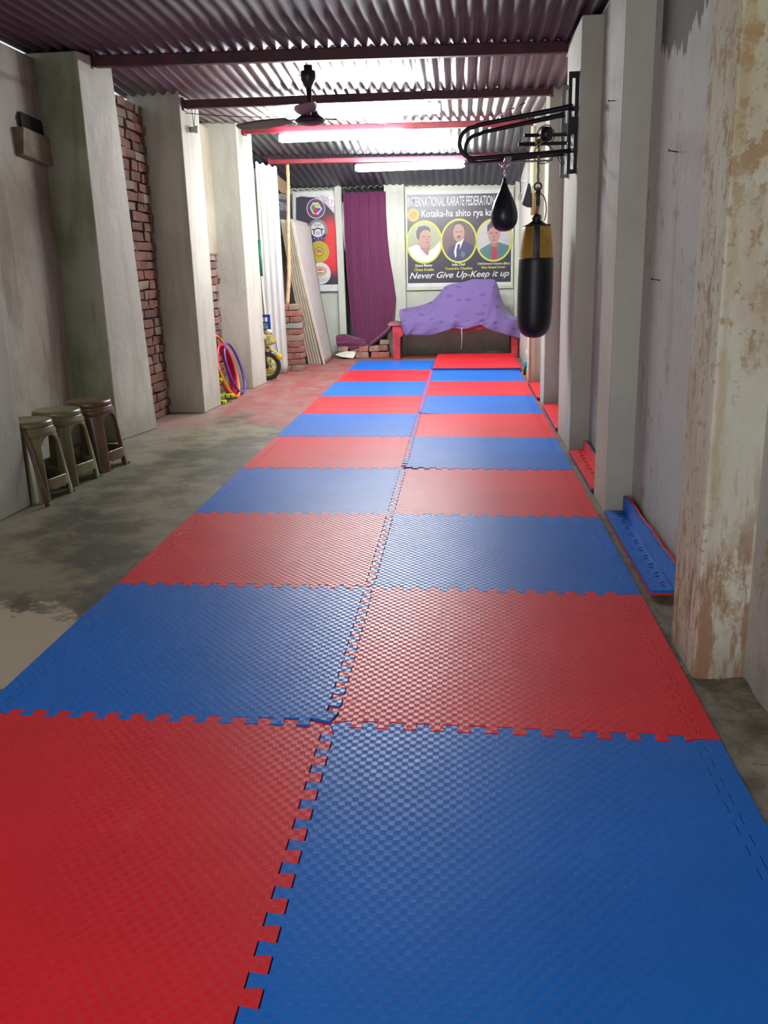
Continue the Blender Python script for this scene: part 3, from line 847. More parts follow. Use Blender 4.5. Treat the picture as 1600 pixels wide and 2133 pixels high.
# speed bag
sx, sy = .61, 3.76
t_ = thing('speed_bag', (sx, sy, 1.74), 'black leather teardrop speed bag hanging from the bracket', 'punching bag')
mb = MB(); mb.lathe([(.03, 1.737), (.034, 1.73), (.02, 1.722), (.006, 1.715), (.006, 1.70)], (sx, sy, 0), 16)
for i in range(3): mb.tube([(sx+.006*math.cos(a)*(1 if i % 2 else .2), sy+.006*math.cos(a)*(0.2 if i % 2 else 1), 1.69-.013*i+.009*math.sin(a)) for a in [2*PI*q/10 for q in range(10)]], .0018, 5, closed=True)
mb.build('swivel_hook', M_['chrome'], t_)
mb = MB(); mb.lathe([(.004, 1.655), (.012, 1.65), (.011, 1.635), (.018, 1.62), (.022, 1.60), (.034, 1.575), (.052, 1.54), (.070, 1.50), (.082, 1.455), (.084, 1.42), (.077, 1.385), (.058, 1.357), (.03, 1.342), (0, 1.338)], (sx, sy, 0), 40); body = mb.build('leather_body', M_['leather'], t_)
mb = MB()
for a in (0, PI/2, PI, 1.5*PI):
    mb.tube([(sx+r*math.cos(a+.6), sy+r*math.sin(a+.6), z) for r, z in ((.019, 1.62), (.035, 1.575), (.053, 1.54), (.071, 1.50), (.083, 1.455), (.085, 1.42), (.078, 1.385), (.059, 1.357), (.03, 1.342))], .0016, 5)
mb.build('seam', M_['leather'], body)

# heavy bag
hx, hy = .822, 3.86
t_ = thing('heavy_punching_bag', (hx, hy, 1.86), 'black and yellow heavy punching bag hanging by a rope', 'punching bag')
mb = MB(); random.seed(2)
mb.tube([(hx+.002*math.sin(i*2), hy, 1.84-.02*i) for i in range(12)], .007, 8); mb.tube([(hx-.012, hy, 1.87), (hx-.018, hy-.03, 1.85), (hx+.0, hy-.035, 1.84), (hx+.018, hy-.02, 1.86), (hx+.012, hy+.02, 1.88), (hx-.01, hy+.02, 1.87)], .009, 8, closed=True)
mb.tube([(hx+.004, hy, 1.60), (hx-.008, hy, 1.56), (hx+.006, hy, 1.52), (hx-.002, hy, 1.47), (hx-.008, hy, 1.43)], .011, 8)
mb.tube([(hx, hy, 1.56), (hx+.018, hy, 1.562), (hx+.032, hy, 1.553), (hx+.043, hy, 1.534), (hx+.050, hy, 1.51), (hx+.054, hy, 1.485), (hx+.055, hy, 1.46), (hx+.052, hy, 1.43), (hx+.045, hy, 1.40)], .004, 6)
mb.build('rope', M_['rope'], t_)
mb = MB(); mb.tube(loop((hx, 1.605), .022, .022, hy), .005, 8, closed=True); mb.build('steel_ring', M_['dark_cord'], t_)
mb = MB(); mb.lathe([(.006, 1.59), (.017, 1.575), (.012, 1.54), (.013, 1.50), (.008, 1.48)], (hx+.002, hy, 0), 14)
mb.lathe([(.008, 1.445), (.026, 1.435), (.03, 1.415), (.02, 1.395), (.024, 1.375)], (hx-.004, hy, 0), 14)
for a in range(4):
    an = a*PI/2+.5
    mb.tube([(hx-.004, hy, 1.41), (hx+.04*math.cos(an), hy+.04*math.sin(an), 1.388), (hx+.082*math.cos(an), hy+.082*math.sin(an), 1.362)], .009, 8)
mb.build('strap', M_['vinyl'], t_)
def bagsurf(prof, name, mk, wob=0, amin=0, amax=2*PI, off=0):
    m = MB(); n = 56
    def fn(u, v):
        i = v*(len(prof)-1); a = int(min(i, len(prof)-2)); f = i-a
        r = prof[a][0]*(1-f)+prof[a+1][0]*f+off; z = prof[a][1]*(1-f)+prof[a+1][1]*f
        an = amin+(amax-amin)*u
        r += wob*math.sin(an*9)*max(0, (z-1.20)/.17)*.5+wob*.3*math.sin(an*4+z*30)
        return (hx+r*math.cos(an)+(z-1.38)*.012, hy+r*math.sin(an), z)
    m.grid(fn, n, len(prof)*2)
    return m.build(name, M_[mk], t_)
top = [(.083, 1.372), (.089, 1.35), (.094, 1.31), (.099, 1.27), (.103, 1.23), (.106, 1.19), (.107, 1.17)]
bagsurf([(.02, 1.35), (.055, 1.36), (.076, 1.374), (.085, 1.378), (.087, 1.372), (.084, 1.366)], 'top_hem', 'vinyl', .006)
bagsurf(top, 'yellow_cover', 'yellow_vinyl', .004)
bagsurf([(.108, 1.175), (.110, 1.17), (.111, 1.1), (.113, 1.0), (.113, .9), (.111, .82), (.107, .765), (.10, .735), (.085, .705), (.06, .685), (.03, .675), (0, .672)], 'black_body', 'vinyl')
for a0 in (-PI/2-.16, PI/2-.18):
    bagsurf(top, 'webbing_band', 'vinyl', .004, a0-.12+.0, a0+.28, .002)

# spare cord with a loop, farther back, and small black bag
t_ = thing('looped_string', (.86, 6.45, 2.42), 'thin dark cord with an end loop hanging beside the speed bag', 'cord')
p0 = at(1084, 232, Y=6.45); p1 = at(1084, 400, Y=6.45)
mb = MB(); mb.tube([p0.lerp(p1, k/8)+Vector((.003*math.sin(k*1.7), 0, 0)) for k in range(9)], .005, 6)
pl = at(1083, 417, Y=6.45)
mb.tube([p1, p1.lerp(pl, .5)+Vector((-.012, 0, 0)), pl+Vector((-.008, 0, 0)), pl+Vector((.008, 0, 0)), p1.lerp(pl, .5)+Vector((.012, 0, 0))], .003, 6, closed=True)
mb.build('cord', M_['dark_cord'], t_)
t_ = thing('small_black_bag', tuple(at(1100, 384, Y=6.5)), 'small flat black bag hanging against the farthest right pillar', 'bag')
B = [at(x, y, Y=6.69) for x, y in ((1100, 382), (1104, 381), (1107, 392), (1108, 412), (1108, 432), (1099, 431), (1089, 426), (1088, 421), (1093, 405), (1096, 393))]
mb = MB(); mb.prism(B, (0, .07, 0)); mb.build('pouch', M_['vinyl'], t_, bevel=.012, seg=3)
mb = MB(); mb.tube([at(1102, 384, Y=6.74), at(1101, 376, Y=6.74), at(1086, 376, Y=6.75)], .004, 6); mb.build('strap', M_['white_metal'], t_)
# pole with yellow sleeve against the farthest pillar
t_ = thing('taped_pole', tuple(at(1110, 400, Y=6.72)), 'thin pale pole with tan tape against the farthest right pillar', 'pole')
a = at(1114, 262, Y=6.72); b = at(1109.5, 470, Y=6.72); c_ = at(1103, 800, Y=6.72); c_.z = ZF
mb = MB(); mb.tube([a, b, Vector((b.x, b.y, ZF))], .014, 10); mb.build('shaft', plain('pale_yellow_plastic', (.55,.55,.28)), t_)
mb = MB(); mb.tube([at(1110.6, 402, Y=6.72), at(1109.6, 448, Y=6.72)], .021, 10); o = mb.build('tape_sleeve', simple('tan_tape', (.42,.27,.10), .6), t_); o['label'] = 'tan tape wrapped round the pole'
# hanging teal brush near the farthest pillar
t_ = thing('teal_brush', tuple(at(1097, 640, Y=7.36)), 'teal and yellow brush hanging low beside the farthest right pillar', 'brush')
mb = MB(); mb.tube([at(1097.5, 650, Y=7.36), at(1098, 728, Y=7.36)], .004, 6); mb.build('string', M_['white_metal'], t_)
mb = MB(); mb.tube([at(1099, 728, Y=7.36), at(1098.5, 738, Y=7.36), at(1098, 752, Y=7.36)], [.016, .014, .018], 10); mb.build('neck', plain('pale_plastic', (.6,.55,.55)), t_)
mb = MB(); mb.tube([at(1097.5, 750, Y=7.36), at(1097, 756, Y=7.36), at(1096, 764, Y=7.36), at(1096, 767, Y=7.36)], [.018, .028, .028, .015], 12); o = mb.build('collar', plain('teal_plastic', (.01,.28,.30)), t_); o['label'] = 'teal plastic collar'
mb = MB(); mb.tube([at(1097, 766, Y=7.36), at(1096.5, 780, Y=7.36)], [.02, .026], 10); o = mb.build('head', plain('yellow_bristle', (.5,.5,.02)), t_); o['label'] = 'yellow brush head'
mb = MB(); mb.tube([at(1093.5, 764, Y=7.34), at(1092.5, 781, Y=7.34)], [.011, .011], 8); mb.build('grip', M_['vinyl'], t_)

# bent nails in the right wall
def nail(p, d, label):
    m = MB(); p = Vector(p); m.tube([p, p+Vector(d)*.7, p+Vector(d)+Vector((0, 0, .002))], .0022, 6); m.lathe([(0, 0), (.005, .001), (.005, .003), (0, .004)], p+Vector(d), 8, axis='x')
    o = m.build('wall_nail', M_['dark_cord']); o.location = (0, 0, 0)
    return tag(o, label, 'nail', 'nails sticking out of the right wall')
nail((1.14, 1.52, 1.525), (-.035, -.0, .006), 'thin nail sticking out of the right wall, upper of the two near ones')
nail((1.14, 1.70, 1.065), (-.035, -.0, .006), 'thin nail sticking out of the right wall, lower of the two near ones')
nail((1.02, 2.26, 1.825), (-.028, -.0, .0), 'thin nail near the top of the pillar beyond the blue strip')
# small lamp holder on the second left pillar
p = at(402, 270, X=-1.82)
t_ = thing('lamp_holder', tuple(p), 'small pale lamp holder hanging by wires on the second left pillar', 'lamp holder')
mb = MB(); mb.lathe([(.0, -.035), (.022, -.035), (.022, -.01), (.028, -.008), (.028, .02), (0, .02)], (-1.80, p.y, p.z), 16, axis='x'); mb.build('socket', simple('dusty_plastic', (.42,.38,.35), .6), t_)
mb = MB(); mb.tube([(-1.81, p.y, p.z+.02), (-1.80, p.y, p.z+.09), (-1.79, p.y+.06, p.z+.2)], .0025, 5); mb.tube([(-1.81, p.y, p.z+.02), (-1.81, p.y-.02, p.z+.1), (-1.815, p.y-.02, p.z+.2)], .0025, 5); mb.build('wire', M_['dark_cord'], t_)
# thin wire strung under the second beam
t_ = thing('roof_wire', (-.8, 5.2, 2.36), 'thin dark wire strung across under the roof behind the fan', 'wire')
mb = MB(); mb.tube([(-1.82+1.15*k/12, 5.30+.3*k/12, 2.355-.03*math.sin(PI*k/12)) for k in range(13)], .003, 5); mb.build('strand', M_['dark_cord'], t_)
t_ = thing('steel_hook_rod', (.75, 6.2, 2.45), 'thin bent steel rod sticking down from the tin roof at right', 'rod')
mb = MB(); mb.tube([at(1097, 213, Y=6.1), at(1040, 240, Y=6.6), at(1034, 247, Y=6.7)], .006, 6); mb.build('rod', M_['grey_metal'], t_)

# ------------------------------------------------------------------ hoops and agility bars between the left pillars
def hulahoop(cy, base_x, dia, tilt, mk, label, r=.0115, z0=ZF+.012, yaw=0, oval=1):
    t_ = thing('hula_hoop', (base_x, cy, ZF), label, 'hoop', 'toy hoops leaning on the left wall')
    m = MB(); n = 56; pts = []
    for i in range(n):
        a = 2*PI*i/n
        yy = dia/2*math.cos(a)*oval; up = dia/2*(1+math.sin(a))
        p = Vector((-up*math.sin(tilt), yy, up*math.cos(tilt)))
        p = Matrix.Rotation(yaw, 3, 'Z') @ p
        pts.append(Vector((base_x, cy, z0))+p)
    m.tube(pts, r, 10, closed=True); m.build('ring', M_[mk], t_); return t_
M_['h_orange'] = plastic('orange_plastic', (.80,.30,.01)); M_['h_purple'] = plastic('purple_plastic', (.12,.05,.38)); M_['h_pink'] = plastic('magenta_plastic', (.75,.01,.09)); M_['h_red'] = plastic('red_plastic', (.6,.01,.02)); M_['neon'] = plastic('neon_yellow_plastic', (.55,.75,.02))
hulahoop(6.18, -1.795, .60, .30, 'h_orange', 'orange plastic hoop leaning tallest between the second and third left pillars', .013, yaw=.05)
hulahoop(6.42, -1.80, .50, .27, 'h_purple', 'purple plastic hoop leaning behind the orange hoop', .012, yaw=.02)
for i in range(5):
    hulahoop(6.18+.015*i, -1.825-.014*i, .50-.012*i, .20, 'h_pink' if i % 2 == 0 else 'h_red', '%s hoop, %s of the five inside the orange hoop' % (('magenta' if i % 2 == 0 else 'red'), ['outermost', 'second', 'middle', 'fourth', 'innermost'][i]), .012, yaw=.03*i)
def agility_bar(p, rz, L, label, ry=0):
    t_ = thing('agility_bar', p, label, 'hurdle bar', 'neon agility bars under the hoops')
    m = MB(); m.box((p[0], p[1], p[2]), (L, .06, .035)); m.build('bar', M_['neon'], t_, bevel=.01)
    m = MB(); m.box((p[0]+L*.1, p[1]-.031, p[2]), (.012, .003, .032)); m.box((p[0]+L*.32, p[1]-.031, p[2]), (.01, .003, .026)); o = m.build('mark', M_['vinyl'], t_); o['label'] = 'black marks on the bar'
    t_.rotation_euler = (0, ry, rz)
    return t_
agility_bar((-1.86, 5.90, ZF+.055), .3, .22, 'neon yellow bar lying under the hoops, upper of the two on the floor', 0)
agility_bar((-1.90, 5.78, ZF+.018), .1, .2, 'neon yellow bar lowest, flat on the floor beside the second left pillar', 0)
agility_bar((-1.90, 5.84, .16), .2, .14, 'neon yellow bar tilted upwards against the hoops', -.6)

# ------------------------------------------------------------------ white sheet, broom pole, tricycle
t_ = thing('white_corrugated_panel', (-1.77, 8.0, ZF), 'tall white corrugated sheet standing behind the tricycle', 'panel')
mb = MB()
def pf(u, v):
    x = -1.885+.215*u; z = ZF+2.30*v - .05*u*v
    return (x+.0*v, 7.98+.10*u+.007*math.sin(u*2*PI*3.5), z+(.012*math.sin(u*2*PI*3.5) if v > .99 else 0))
mb.grid(pf, 48, 20); mb.build('sheet', M_['white_tin'], t_, solid=.006)
mb = MB(); mb.tube([(-1.91, 7.94, ZF), (-1.91, 7.94, 2.26)], .014, 8); mb.build('edge_post', M_['white_paint'], t_)
t_ = thing('broom', (-1.80, 7.82, ZF), 'pale broom pole with a green sleeve leaning behind the tricycle', 'broom')
pa = at(540, 500, Y=7.8); pb = at(545, 575, Y=7.75); pc = at(556, 690, Y=7.7)
mb = MB(); mb.tube([pb, pc, Vector((pc.x+.03, 7.68, ZF+.05))], .010, 8); mb.build('pole', plain('cream_pole', (.62,.55,.42)), t_)
mb = MB(); mb.tube([pa, pb], .016, 10); o = mb.build('green_sleeve', plain('green_plastic', (.01,.16,.09)), t_); o['label'] = 'dark green sleeve on the pole'
mb = MB(); mb.b2(pc.x-.03, pc.x+.09, 7.65, 7.71, ZF, ZF+.06); mb.build('broom_head', plain('grey_bristle', (.2,.2,.19)), t_, bevel=.01)

tx, ty = -1.785, 7.50
t_ = thing('toy_tricycle', (tx, ty, ZF), 'yellow and blue child tricycle half hidden behind the white left pillar', 'tricycle')
M_['tri_yellow'] = plastic('tricycle_yellow', (.62,.50,.01)); M_['tri_blue'] = plastic('tricycle_blue', (.01,.07,.42)); M_['tyre'] = simple('black_rubber', (.022,.02,.024), .7); M_['tri_purple'] = plastic('tricycle_purple', (.06,.04,.16))
M_['orange_y'] = plastic('amber_plastic', (.75,.42,.01)); M_['tri_cream'] = simple('printed_cream_cloth', (.52,.47,.33), .8, 0, .2)
R0 = .155; zc = ZF+R0
def wheel(c, R, name='front_wheel'):
    m = MB(); n = 40
    m.tube([(c[0]+(R-.024)*math.cos(2*PI*i/n), c[1], c[2]+(R-.024)*math.sin(2*PI*i/n)) for i in range(n)], .024, 12, closed=True)
    ty_ = m.build(name, M_['tyre'], t_)
    m = MB(); m.tube([(c[0]+(R-.050)*math.cos(2*PI*i/n), c[1], c[2]+(R-.050)*math.sin(2*PI*i/n)) for i in range(n)], .010, 8, closed=True)
    for k in range(6):
        a = k*PI/3+.25
        for da in (-.16, .16):
            m.tube([(c[0]+.02*math.cos(a), c[1]-.01, c[2]+.02*math.sin(a)), (c[0]+(R-.055)*math.cos(a+da), c[1]-.012, c[2]+(R-.055)*math.sin(a+da))], .008, 6)
    m.build('rim', M_['tri_yellow'], ty_)
    m = MB(); m.lathe([(0, -.035), (.022, -.03), (.024, .03), (0, .035)], c, 16, axis='y'); m.build('hub', M_['tyre'], ty_)
    return ty_
wheel((tx, ty, zc), R0)
wheel((tx-.42, ty-.14, ZF+.09), .09, 'rear_wheel'); wheel((tx-.42, ty+.14, ZF+.09), .09, 'rear_wheel')
mb = MB(); mb.tube([(tx+(R0+.03)*math.cos(a), ty-.03, zc+(R0+.03)*math.sin(a)) for a in [math.radians(118-8*i) for i in range(12)]], .010, 8); mb.build('mudguard', M_['tri_yellow'], t_)
mb = MB(); mb.tube([(tx+.155+.024*math.cos(2*PI*i/20), ty-.05, zc+.10+.024*math.sin(2*PI*i/20)) for i in range(20)], .009, 8, closed=True); mb.lathe([(0, -.06), (.02, -.058), (.02, -.04), (0, -.038)], (tx+.155, ty, zc+.10), 16, axis='y'); mb.build('pedal', M_['orange_y'], t_)
mb = MB(); mb.tube([(tx, ty-.03, zc), (tx-.02, ty-.02, .30), (tx-.05, ty, .42), (tx-.06, ty, .52)], .011, 8); mb.tube([(tx-.03, ty, .30), (tx-.2, ty, .20), (tx-.42, ty, .10)], .014, 8); mb.tube([(tx-.42, ty-.14, .07), (tx-.42, ty+.14, .07)], .008, 8)
mb.tube([(tx+.01, ty-.02, .34), (tx+.06, ty-.02, .30), (tx+.02, ty-.02, .25), (tx-.04, ty-.02, .28)], .014, 8)
mb.build('frame', M_['tri_purple'], t_)
mb = MB(); mb.box((tx+.045, ty, .42), (.10, .16, .12), 0, Matrix.Rotation(-.2, 3, 'Y')); mb.build('basket', simple('printed_yellow_cloth', (.42,.34,.09), .8, 0, .35), t_, bevel=.03, seg=4)
mb = MB(); mb.lathe([(0, -.05), (.03, -.045), (.04, 0), (.03, .045), (0, .05)], (tx-.01, ty-.05, .44), 14, axis='x'); mb.lathe([(0, -.03), (.03, -.025), (.034, 0), (.02, .03), (0, .035)], (tx+.055, ty-.04, .50), 14, axis='x'); mb.build('cushion', M_['tri_cream'], t_)
mb = MB(); mb.tube([(tx+.115, ty-.02, .40), (tx+.13, ty-.02, .27), (tx+.15, ty-.03, zc+.12)], .004, 6); mb.build('cable', M_['tyre'], t_)
# blue backrest with handle slot
mb = MB()
bx0, bx1, bz0, bz1 = tx-.10, tx+.05, .52, .675
fr = .022
yb = ty+.02
mb.b2(bx0, bx1, yb, yb+.02, bz1-fr, bz1); mb.b2(bx0, bx1, yb, yb+.02, bz1-.065-fr, bz1-.065); mb.b2(bx0, bx1, yb, yb+.02, bz0, bz0+fr*.8); mb.b2(bx1-fr, bx1, yb, yb+.02, bz0, bz1); mb.b2(bx0, bx0+fr, yb, yb+.02, bz0, bz1)
br = mb.build('backrest', M_['tri_blue'], t_, bevel=.008, seg=3)
mb = MB(); mb.b2(bx0+.01, bx1-.01, yb+.008, yb+.014, bz0+.01, bz1-.075)
o = mb.build('printed_panel', plain('pale_yellow_print', (.55,.58,.30)), br); o['label'] = 'pale yellow printed panel with dark strokes'
mb = MB()
for q in range(3): mb.tube([(bx0+.03+q*.03, yb-.001, bz0+.025), (bx0+.06+q*.03, yb-.001, bz0+.055), (bx0+.075+q*.03, yb-.001, bz0+.05)], .004, 6)
mb.build('dark_print', M_['vinyl'], br)
# green small ball piece
t_ = thing('green_plastic_cap', tuple(at(586, 762, Y=8.1)), 'light green plastic piece on the floor between wheel and brick stack', 'toy')
p = at(586, 768, Z=ZF)
mb = MB(); mb.lathe([(.055, 0), (.05, .02), (.03, .045), (0, .06)], (p.x-.02, p.y, ZF), 20); mb.build('cone', plastic('mint_plastic', (.20,.62,.22)), t_)

# ------------------------------------------------------------------ brick stack, each brick its own thing
random.seed(11)
def brick(c, d, rz, mi, label, group, tilt=0):
    m = MB(); m.box((0, 0, 0), d, 0, None, .004)
    mm = mi if not isinstance(mi, int) else BR[mi]
    o = m.build('brick', mm, None, bevel=.009, seg=3); o.location = c; o.rotation_euler = (tilt, random.uniform(-.02, .02), rz)
    return tag(o, label, 'brick', group)
SX, SY = -1.665, 8.36
courses = ['H', 'S', 'H', 'S', 'H', 'S', 'Sg', 'S2', 'H', 'S', 'h']
courses = ['H', 'S', 'H', 'S', 'H', 'Sc', 'S', 'Sg', 'H', 'S', 'h']
names = ['lowest course', 'second course up', 'third course up', 'fourth course up', 'fifth course up', 'sixth course up', 'seventh course up', 'eighth course up', 'third course from the top', 'second course from the top', 'topmost course']
z = ZF+.035
rel = {0: 'front', 1: 'rear'}
for i, k in enumerate(courses):
    jx = random.uniform(-.010, .010)+ .006*math.sin(i); sk = random.uniform(-.05, .05)
    if k[0] == 'S':
        for q in (0, 1):
            mi = random.choice([0, 0, 1, 3])
            tone = 'red'
            if k == 'Sg' and q == 0: mi = M_['brick_grey']; tone = 'grey-green stained'
            if k == 'Sc': mi = 2; tone = 'dusty brown'
            brick((SX+jx, SY+.12*q, z), (.245, .112, .066), sk, mi, 'lengthwise %s brick, %s in the %s of the brick stack' % (tone, rel[q], names[i]), 'bricks in the stack')
    else:
        for q in (0, 1):
            w_ = .118 if k == 'H' else .10
            mi = [random.choice([0, 1]), random.choice([1, 2, 3])][q] if i % 2 == 0 else q
            brick((SX+jx+(-.061+.122*q if k == 'H' else -.055+.105*q), SY+.055, z), (w_, .235, .066), sk+random.uniform(-.03, .03), mi, 'end-on brick, %s in the %s of the brick stack' % (('left', 'right')[q], names[i]), 'bricks in the stack')
    z += .0705
# loose bricks under the curtain
LB = [((-1.235, 9.80, .10), (.13, .2, .07), 0, 3, 'loose brick end under the left edge of the curtain'),
      ((-1.09, 9.84, .095), (.12, .2, .07), 0, 1, 'brown brick under the curtain hem, second from the left in the upper row'),
      ((-.965, 9.82, .10), (.125, .2, .075), 0, 0, 'red brick under the lowest point of the curtain hem'),
      ((-.825, 9.80, .10), (.125, .2, .07), .03, 3, 'brick with a white chip under the curtain'),
      ((-.70, 9.82, .105), (.12, .2, .075), 0, 1, 'red brown brick beside the bench leg in the upper row'),
      ((-.69, 9.84, .175), (.13, .2, .06), .1, 2, 'tan brick tilted on top of the loose bricks beside the bench'),
      ((-1.17, 9.80, .02), (.14, .2, .07), 0, 3, 'dark brick behind the white stone slab'),
      ((-.99, 9.82, .02), (.18, .2, .08), 0, 3, 'brown brick in the lower row under the curtain'),
      ((-.74, 9.78, .018), (.25, .2, .075), 0, 0, 'long red brick in the lower row beside the bench leg')]
for c, d, rz, mi, lb in LB: brick(c, d, rz, mi, lb, 'loose bricks under the curtain', .0)
t_ = thing('stone_slab', (-1.2, 9.68, ZF), 'broken pale stone slab leaning on the loose bricks', 'stone')
mb = MB(); mb.prism([(-1.34, 9.64, .035), (-1.30, 9.64, .055), (-1.20, 9.66, .075), (-1.06, 9.66, .07), (-1.08, 9.62, .005), (-1.1, 9.62, ZF+.004), (-1.26, 9.62, .012)], (0, .035, .004)); mb.build('slab', simple('pale_stone', (.55,.53,.44), .8, 0, .15, .3), t_, bevel=.006)

# bamboo pole
t_ = thing('bamboo_pole', (SX, SY, z-.035), 'bamboo pole propping the far beam from the brick stack', 'pole')
pa = Vector((-1.70, 8.40, z-.035)); pb = Vector((-1.60, 8.40, 2.30))
m = MB(); N = 44; pts = []; rs = []
for i in range(N+1):
    k = i/N; p = pa.lerp(pb, k); p.x += .014*math.sin(k*PI*1.3)+.006*math.sin(k*9)
    pts.append(p); kk = (k*7.5) % 1; rs.append(.023-.004*k+(.0045 if kk < .06 or kk > .95 else 0))
m.tube(pts, rs, 12); m.build('culm', M_['bamboo'], t_)
m = MB()
for i in range(1, 8):
    k = i/7.5; j = int(k*N); m.lathe([(.020, -.004), (.0245, 0), (.020, .004)], pts[min(j, N)], 14)
o = m.build('node_ring', simple('bamboo_node', (.30,.19,.10), .6), t_); o['label'] = 'darker bamboo node rings'

# ------------------------------------------------------------------ leaning white boards
BW = ['rightmost', 'second from the right', 'third from the right', 'fourth from the right', 'fifth from the right', 'leftmost']
for i in range(6):
    y0, y1 = 8.98+.02*i, 9.72-.03*i
    xb = -1.385-.038*i; xt = -1.685-.029*i; H_ = 1.72+.012*((i*3) % 4)
    y0t, y1t = 8.95+.02*i, 9.66-.02*i
    if i == 0: xb = -1.375
    t_ = thing('foam_board', (xb, (y0+y1)/2, ZF), 'tall white foam board leaning on the left wall, %s of the six' % BW[i], 'board', 'white boards leaning by the brick stack')
    m = MB(); th = .025
    def xs(v): return xt+(xb-xt)*((1-v)**1.25*.75+.25*(1-v))
    def ff(off):
        return lambda u, v: (xs(v)+off+.035*math.sin(PI*u)*(v)*(1 if i == 0 else .5)*.6 - .10*u*v*(-1.0), y0+(y1-y0)*u+(y0t-y0)*v*(1-u)+(y1t-y1)*v*u, ZF+.002+H_*v-.03*u*v)
    A = ff(0); B_ = ff(-th); NU, NV = 10, 24
    m.grid(lambda u, v: A(u, v), NU, NV); m.grid(lambda u, v: B_(u, v), NU, NV)
    m.grid(lambda u, v: tuple(Vector(A(0, v)).lerp(Vector(B_(0, v)), u)), 1, NV, 1, False); m.grid(lambda u, v: tuple(Vector(A(1, v)).lerp(Vector(B_(1, v)), u)), 1, NV, 1, False)
    m.grid(lambda u, v: tuple(Vector(A(v, 0)).lerp(Vector(B_(v, 0)), u)), 1, NU, 1, False); m.grid(lambda u, v: tuple(Vector(A(v, 1)).lerp(Vector(B_(v, 1)), u)), 1, NU, 1, False)
    m.build('panel', [M_['foam_board'], M_['foam_edge']], t_)

# ------------------------------------------------------------------ writing helper
def text_mesh(parent, name, txt, x0, x1, z0, z1, y, mat, bold=.0, shear=0.0, flip=None, fit=True):
    cu = bpy.data.curves.new('t', 'FONT'); cu.body = txt; cu.size = 1; cu.offset = bold; cu.shear = shear; cu.extrude = 0.0; cu.resolution_u = 3
    ob = bpy.data.objects.new('t', cu); COL.objects.link(ob)
    dg = bpy.context.evaluated_depsgraph_get(); dg.update()
    me = bpy.data.meshes.new_from_object(ob.evaluated_get(dg))
    bpy.data.objects.remove(ob); bpy.data.curves.remove(cu)
    xs_ = [v.co.x for v in me.vertices]; ys_ = [v.co.y for v in me.vertices]
    ax, bx = min(xs_), max(xs_); ay, by = min(ys_), max(ys_)
    off = chain_loc(parent)
    for v in me.vertices:
        u = (v.co.x-ax)/(bx-ax); q = (v.co.y-ay)/(by-ay)
        if flip: P = flip(u, q)
        else: P = Vector((x0+(x1-x0)*u, y, z0+(z1-z0)*q))
        v.co = Vector(P)-off
    me.name = name; me.materials.clear(); me.materials.append(mat)
    o = bpy.data.objects.new(name, me); COL.objects.link(o); o.parent = parent
    return o
def disc(cx, cz, rx, rz, y, n=36, d=.0006, a0=0, a1=2*PI):
    return [(cx+rx*math.cos(a0+(a1-a0)*i/n), y, cz+rz*math.sin(a0+(a1-a0)*i/n)) for i in range(n)]
def flat(parent, name, poly, mat, d=.0006):
    m = MB(); m.prism(poly, (0, -d, 0)); return m.build(name, mat, parent)
def ringf(parent, name, cx, cz, r0x, r0z, r1x, r1z, y, mat, n=44):
    m = MB(); vs = []; fs = []
    for i in range(n):
        a = 2*PI*i/n
        vs += [(cx+r0x*math.cos(a), y, cz+r0z*math.sin(a)), (cx+r1x*math.cos(a), y, cz+r1z*math.sin(a))]
    for i in range(n):
        j = (i+1) % n; fs.append((2*i, 2*j, 2*j+1, 2*i+1))
    m.add(vs, fs); return m.build(name, mat, parent, solid=.0006)

# ------------------------------------------------------------------ right banner
YN = 10.05
t_ = thing('karate_banner', (.32, YN, 1.48), 'black karate banner with three round portraits on the back wall', 'banner')
q = lambda px, py, dy=0: (lambda v: (v.x, v.y-dy, v.z))(at(px, py, Y=YN))
m = MB(); m.prism([q(843, 393), q(1071, 389), q(1069, 600), q(848, 605)], (0, .012, 0)); o = m.build('border', M_['ban_pale'], t_); o['label'] = 'pale yellow green border'
flat(t_, 'frame_line', [q(846, 397, .0015), q(1068, 394, .0015), q(1066, 594, .0015), q(850, 598, .0015)], M_['ban_white'])
flat(t_, 'panel', [q(847.5, 406, .003), q(1066, 402, .003), q(1064, 587, .003), q(850, 590, .003)], M_['ban_black'])
def qt(name, txt, x0, y0, x1, y1, h, mat, bold=0, shear=0, up=0):
    """baseline from (x0,y0) to (x1,y1) px, cap height h px"""
    def fl(u, v): return at(x0+(x1-x0)*u, y0+(y1-y0)*u-h*v, Y=YN-.0056)
    return text_mesh(t_, name, txt, 0, 0, 0, 0, 0, mat, bold, shear, fl)
qt('title_lettering', 'INTERNATIONAL KARATE FEDERATION INDIA', 849, 431, 1061, 426, 20, M_['ban_white'], .012)
qt('subtitle_lettering', 'Kotaka-ha shito rya karate', 878, 457, 1052, 453, 19, M_['ban_white'], .012)
qt('role_lettering', 'Grand Master', 865, 556, 901, 555, 5.6, M_['ban_white'], .02)
qt('role_lettering', 'India Chief', 942, 554, 969, 553, 5.6, M_['ban_white'], .02)
qt('role_lettering', 'Chief Instructor Examiner (Bihar)', 995, 553, 1062, 552, 6.2, M_['ban_white'], .015)
qt('name_lettering', 'Chuzo Kotaka', 863, 565, 904, 564, 6.2, M_['ban_yellow'], .02)
qt('name_lettering', 'Yogendra Chauhan', 927, 564, 984, 562.5, 7, M_['ban_yellow'], .02)
qt('name_lettering', 'Sihan Deepak Kumar', 1003, 561, 1053, 559.5, 6.4, M_['ban_yellow'], .02)
qt('motto_lettering', 'Never Give Up-Keep it up', 853, 585, 1061, 579, 17, M_['ban_white'], .012, .35)
c_ = at(861, 448, Y=YN-.004)
